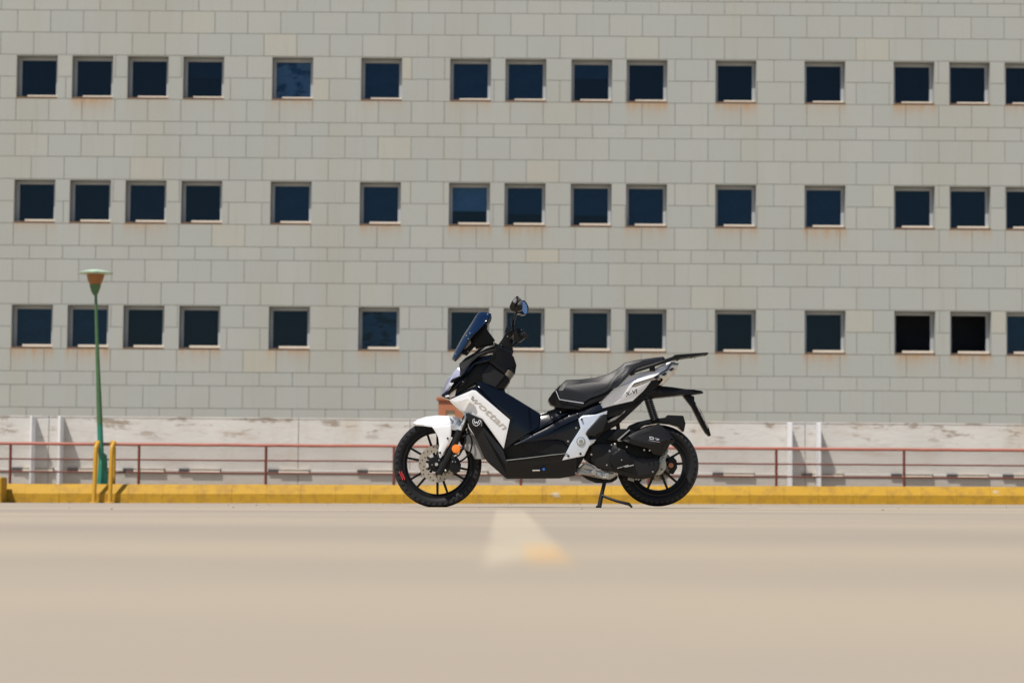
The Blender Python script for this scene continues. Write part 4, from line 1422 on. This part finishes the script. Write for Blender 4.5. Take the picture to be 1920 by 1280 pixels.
prism('intake_trim', conv(Hh, [(358, 325), (575, 140), (600, 150), (395, 335), (470, 350), (380, 358)]), -.178, -.12, 'metal', .002)
ab = prism('airbox', conv(Hh, [(440, 342, .01), (560, 250, .0), (680, 188, .01), (840, 120, .02), (1010, 72, .035), (1100, 28, .05), (1170, 80, .05), (1240, 150, .05), (1392, 312, .05), (1382, 385, .05), (1318, 392, .045), (1240, 535, .045), (1160, 612, .05), (1010, 590, .04), (930, 485, .01), (700, 430, .0), (560, 385, .0)]), -.235, -.07, 'plastic2', .010, dome=.010, din=.028)
bm = bmesh.new()
strip(bm, [Hh(942, 272), Hh(1010, 286), Hh(1008, 322), Hh(948, 310), Hh(942, 272)], .0032, -.2465)
strip(bm, [Hh(1035, 302), Hh(1075, 308)], .002, -.2465)
strip(bm, [Hh(1080, 312), Hh(1108, 316)], .003, -.2465)
strip(bm, [Hh(1060, 324), Hh(1108, 332)], .002, -.2465)
strip(bm, [Hh(925, 336), Hh(1125, 372)], .0011, -.2465)
link('airbox_sticker', bm, M['decalw'], ab, normals=False)
cv = prism('transmission_cover', conv(Hh, [(-120, 420, .02), (60, 380, .02), (300, 410, .02), (420, 480, .0), (520, 530, .0), (720, 642, .0), (1000, 655, .0), (1090, 650, .0), (1130, 740, .0), (1112, 850, .0), (1050, 962, .0), (900, 1022, .01), (750, 1032, .01), (560, 1005, .01), (330, 905, .01), (150, 880, .02), (0, 830, .03), (-120, 720, .03)]), -.185, -.05, 'plastic2', .010, dome=.006, din=.02)
prism('clutch_cover', conv(Hh, [(215, 700, .005), (235, 610, .0), (400, 485, .005), (430, 490, .005), (560, 590, .0), (655, 720, .0), (655, 760, .0), (560, 790, .0), (340, 860, .0), (300, 850, .0)]), -.215, -.17, 'plastic', .006, dome=.004, din=.014, parent=cv)
bm = bmesh.new()
strip(bm, [Hh(360, 838), Hh(470, 812)], .004, -.2215); strip(bm, [Hh(450, 815), Hh(555, 785)], .006, -.2215); strip(bm, [Hh(500, 815), Hh(650, 782)], .0055, -.2215)
link('cover_badge', bm, M['steel'], cv, normals=False)  # bright strips paint the highlight streaks on the cover
boltset('bolt', [(*Hh(258, 420), .007), (*Hh(320, 408), .009), (*Hh(222, 530), .008), (*Hh(530, 456), .007), (*Hh(845, 512), .007), (*Hh(942, 520), .007), (*Hh(172, 782), .007), (*Hh(1000, 902), .007), (*Hh(440, 692), .006), (*Hh(312, 942), .008), (*Cc(518, 650), .008), (*Cc(738, 372), .006)], -.222, parent=cv)
prism('gear_case', conv(Hh, [(1130, 640), (1210, 590), (1275, 500), (1282, 520), (1225, 690), (1245, 760), (1235, 850), (1150, 950), (1060, 965), (1040, 960)]), -.125, -.05, 'metal', .005)
boltset('bolt', [(*Hh(1185, 668), .010), (*Hh(1170, 872), .011), (*Hh(860, 1035), .009), (*Hh(805, 1040), .006), (*Hh(695, 1035), .008)], -.14)
prism('engine_label', conv(Hh, [(552, 990), (668, 1030), (660, 1082), (548, 1050)]), -.10, -.08, 'inner', .001)
prism('crankcase', conv(Cc, [(335, 870, .02), (350, 800, .02), (400, 780, .01), (440, 742, .0), (500, 755, .0), (560, 790, .0), (640, 815, .0), (780, 852, .01), (800, 868, .01), (720, 922, .01), (640, 916, .0), (540, 880, .0), (400, 868, .01)]), -.15, -.02, 'metal', .006, dome=.004, din=.010)
prism('oil_plug', [(Cc(545, 845)[0] + 5.2 * math.cos(t * math.pi / 10), Cc(545, 845)[1] + 5.2 * math.sin(t * math.pi / 10)) for t in range(20)], -.163, -.14, 'metal', .003)
boltset('bolt', [(*Cc(495, 750), .006), (*Cc(612, 815), .006), (*Cc(348, 850), .008), (*Cc(770, 860), .006)], -.16)
prism('exhaust_bend', conv(Cc, [(395, 866), (460, 880), (640, 918), (720, 925), (800, 880), (802, 915), (750, 950), (680, 960), (570, 960), (470, 920)]), -.06, None, 'plastic', .012)
prism('stand_bracket', conv(Cc, [(660, 860), (700, 850), (722, 880), (700, 925), (672, 905)]), -.16, -.10, 'metal', .003)
# far side of the rear wheel: caliper with an orange cap
prism('rear_caliper', conv(Hh, [(1285, 640), (1360, 620), (1430, 700), (1440, 830), (1370, 950), (1290, 930), (1300, 860), (1270, 800), (1275, 700)]), -.06, -.035, 'plastic', .004)
prism('orange_axle_cap', [(1258 + 4.8 * math.cos(t * math.pi / 10), 871.8 + 4.8 * math.sin(t * math.pi / 10)) for t in range(20)], -.068, -.04, 'terra', .002)
# --- centre stand
st = pipe('centre_stand', [(*Cc(678, 880), -.10), (*Cc(640, 1040), -.12), (*Cc(622, 1120), -.13), (*Cc(602, 1225), -.145)], [.012, .012, .013, .014], 'plastic2', k=1)
pipe('stand_leg', [(*Cc(678, 880), .10), (*Cc(640, 1040), .12), (*Cc(622, 1120), .13), (*Cc(602, 1225), .145)], [.012, .012, .013, .014], 'plastic2', k=1, parent=st)
prism('stand_foot', conv(Cc, [(570, 1208), (632, 1195), (626, 1238), (564, 1240)]), -.17, -.12, 'plastic2', .003, parent=st)
prism('stand_foot', conv(Cc, [(570, 1208), (632, 1195), (626, 1236), (564, 1238)]), .12, .17, 'plastic2', .003, parent=st)
pipe('stand_crossbar', [(*Cc(626, 1100), -.13), (*Cc(626, 1100), .13)], .010, 'plastic2', k=1, parent=st)
pipe('stand_tang', [(*Cc(628, 1095), -.13), (*Cc(700, 1125), -.15), (*Cc(800, 1160), -.17), (*Cc(925, 1190), -.18), (*Cc(962, 1225), -.18)], [.009, .008, .009, .010, .006], 'steel' if False else 'plastic2', k=1, parent=st)
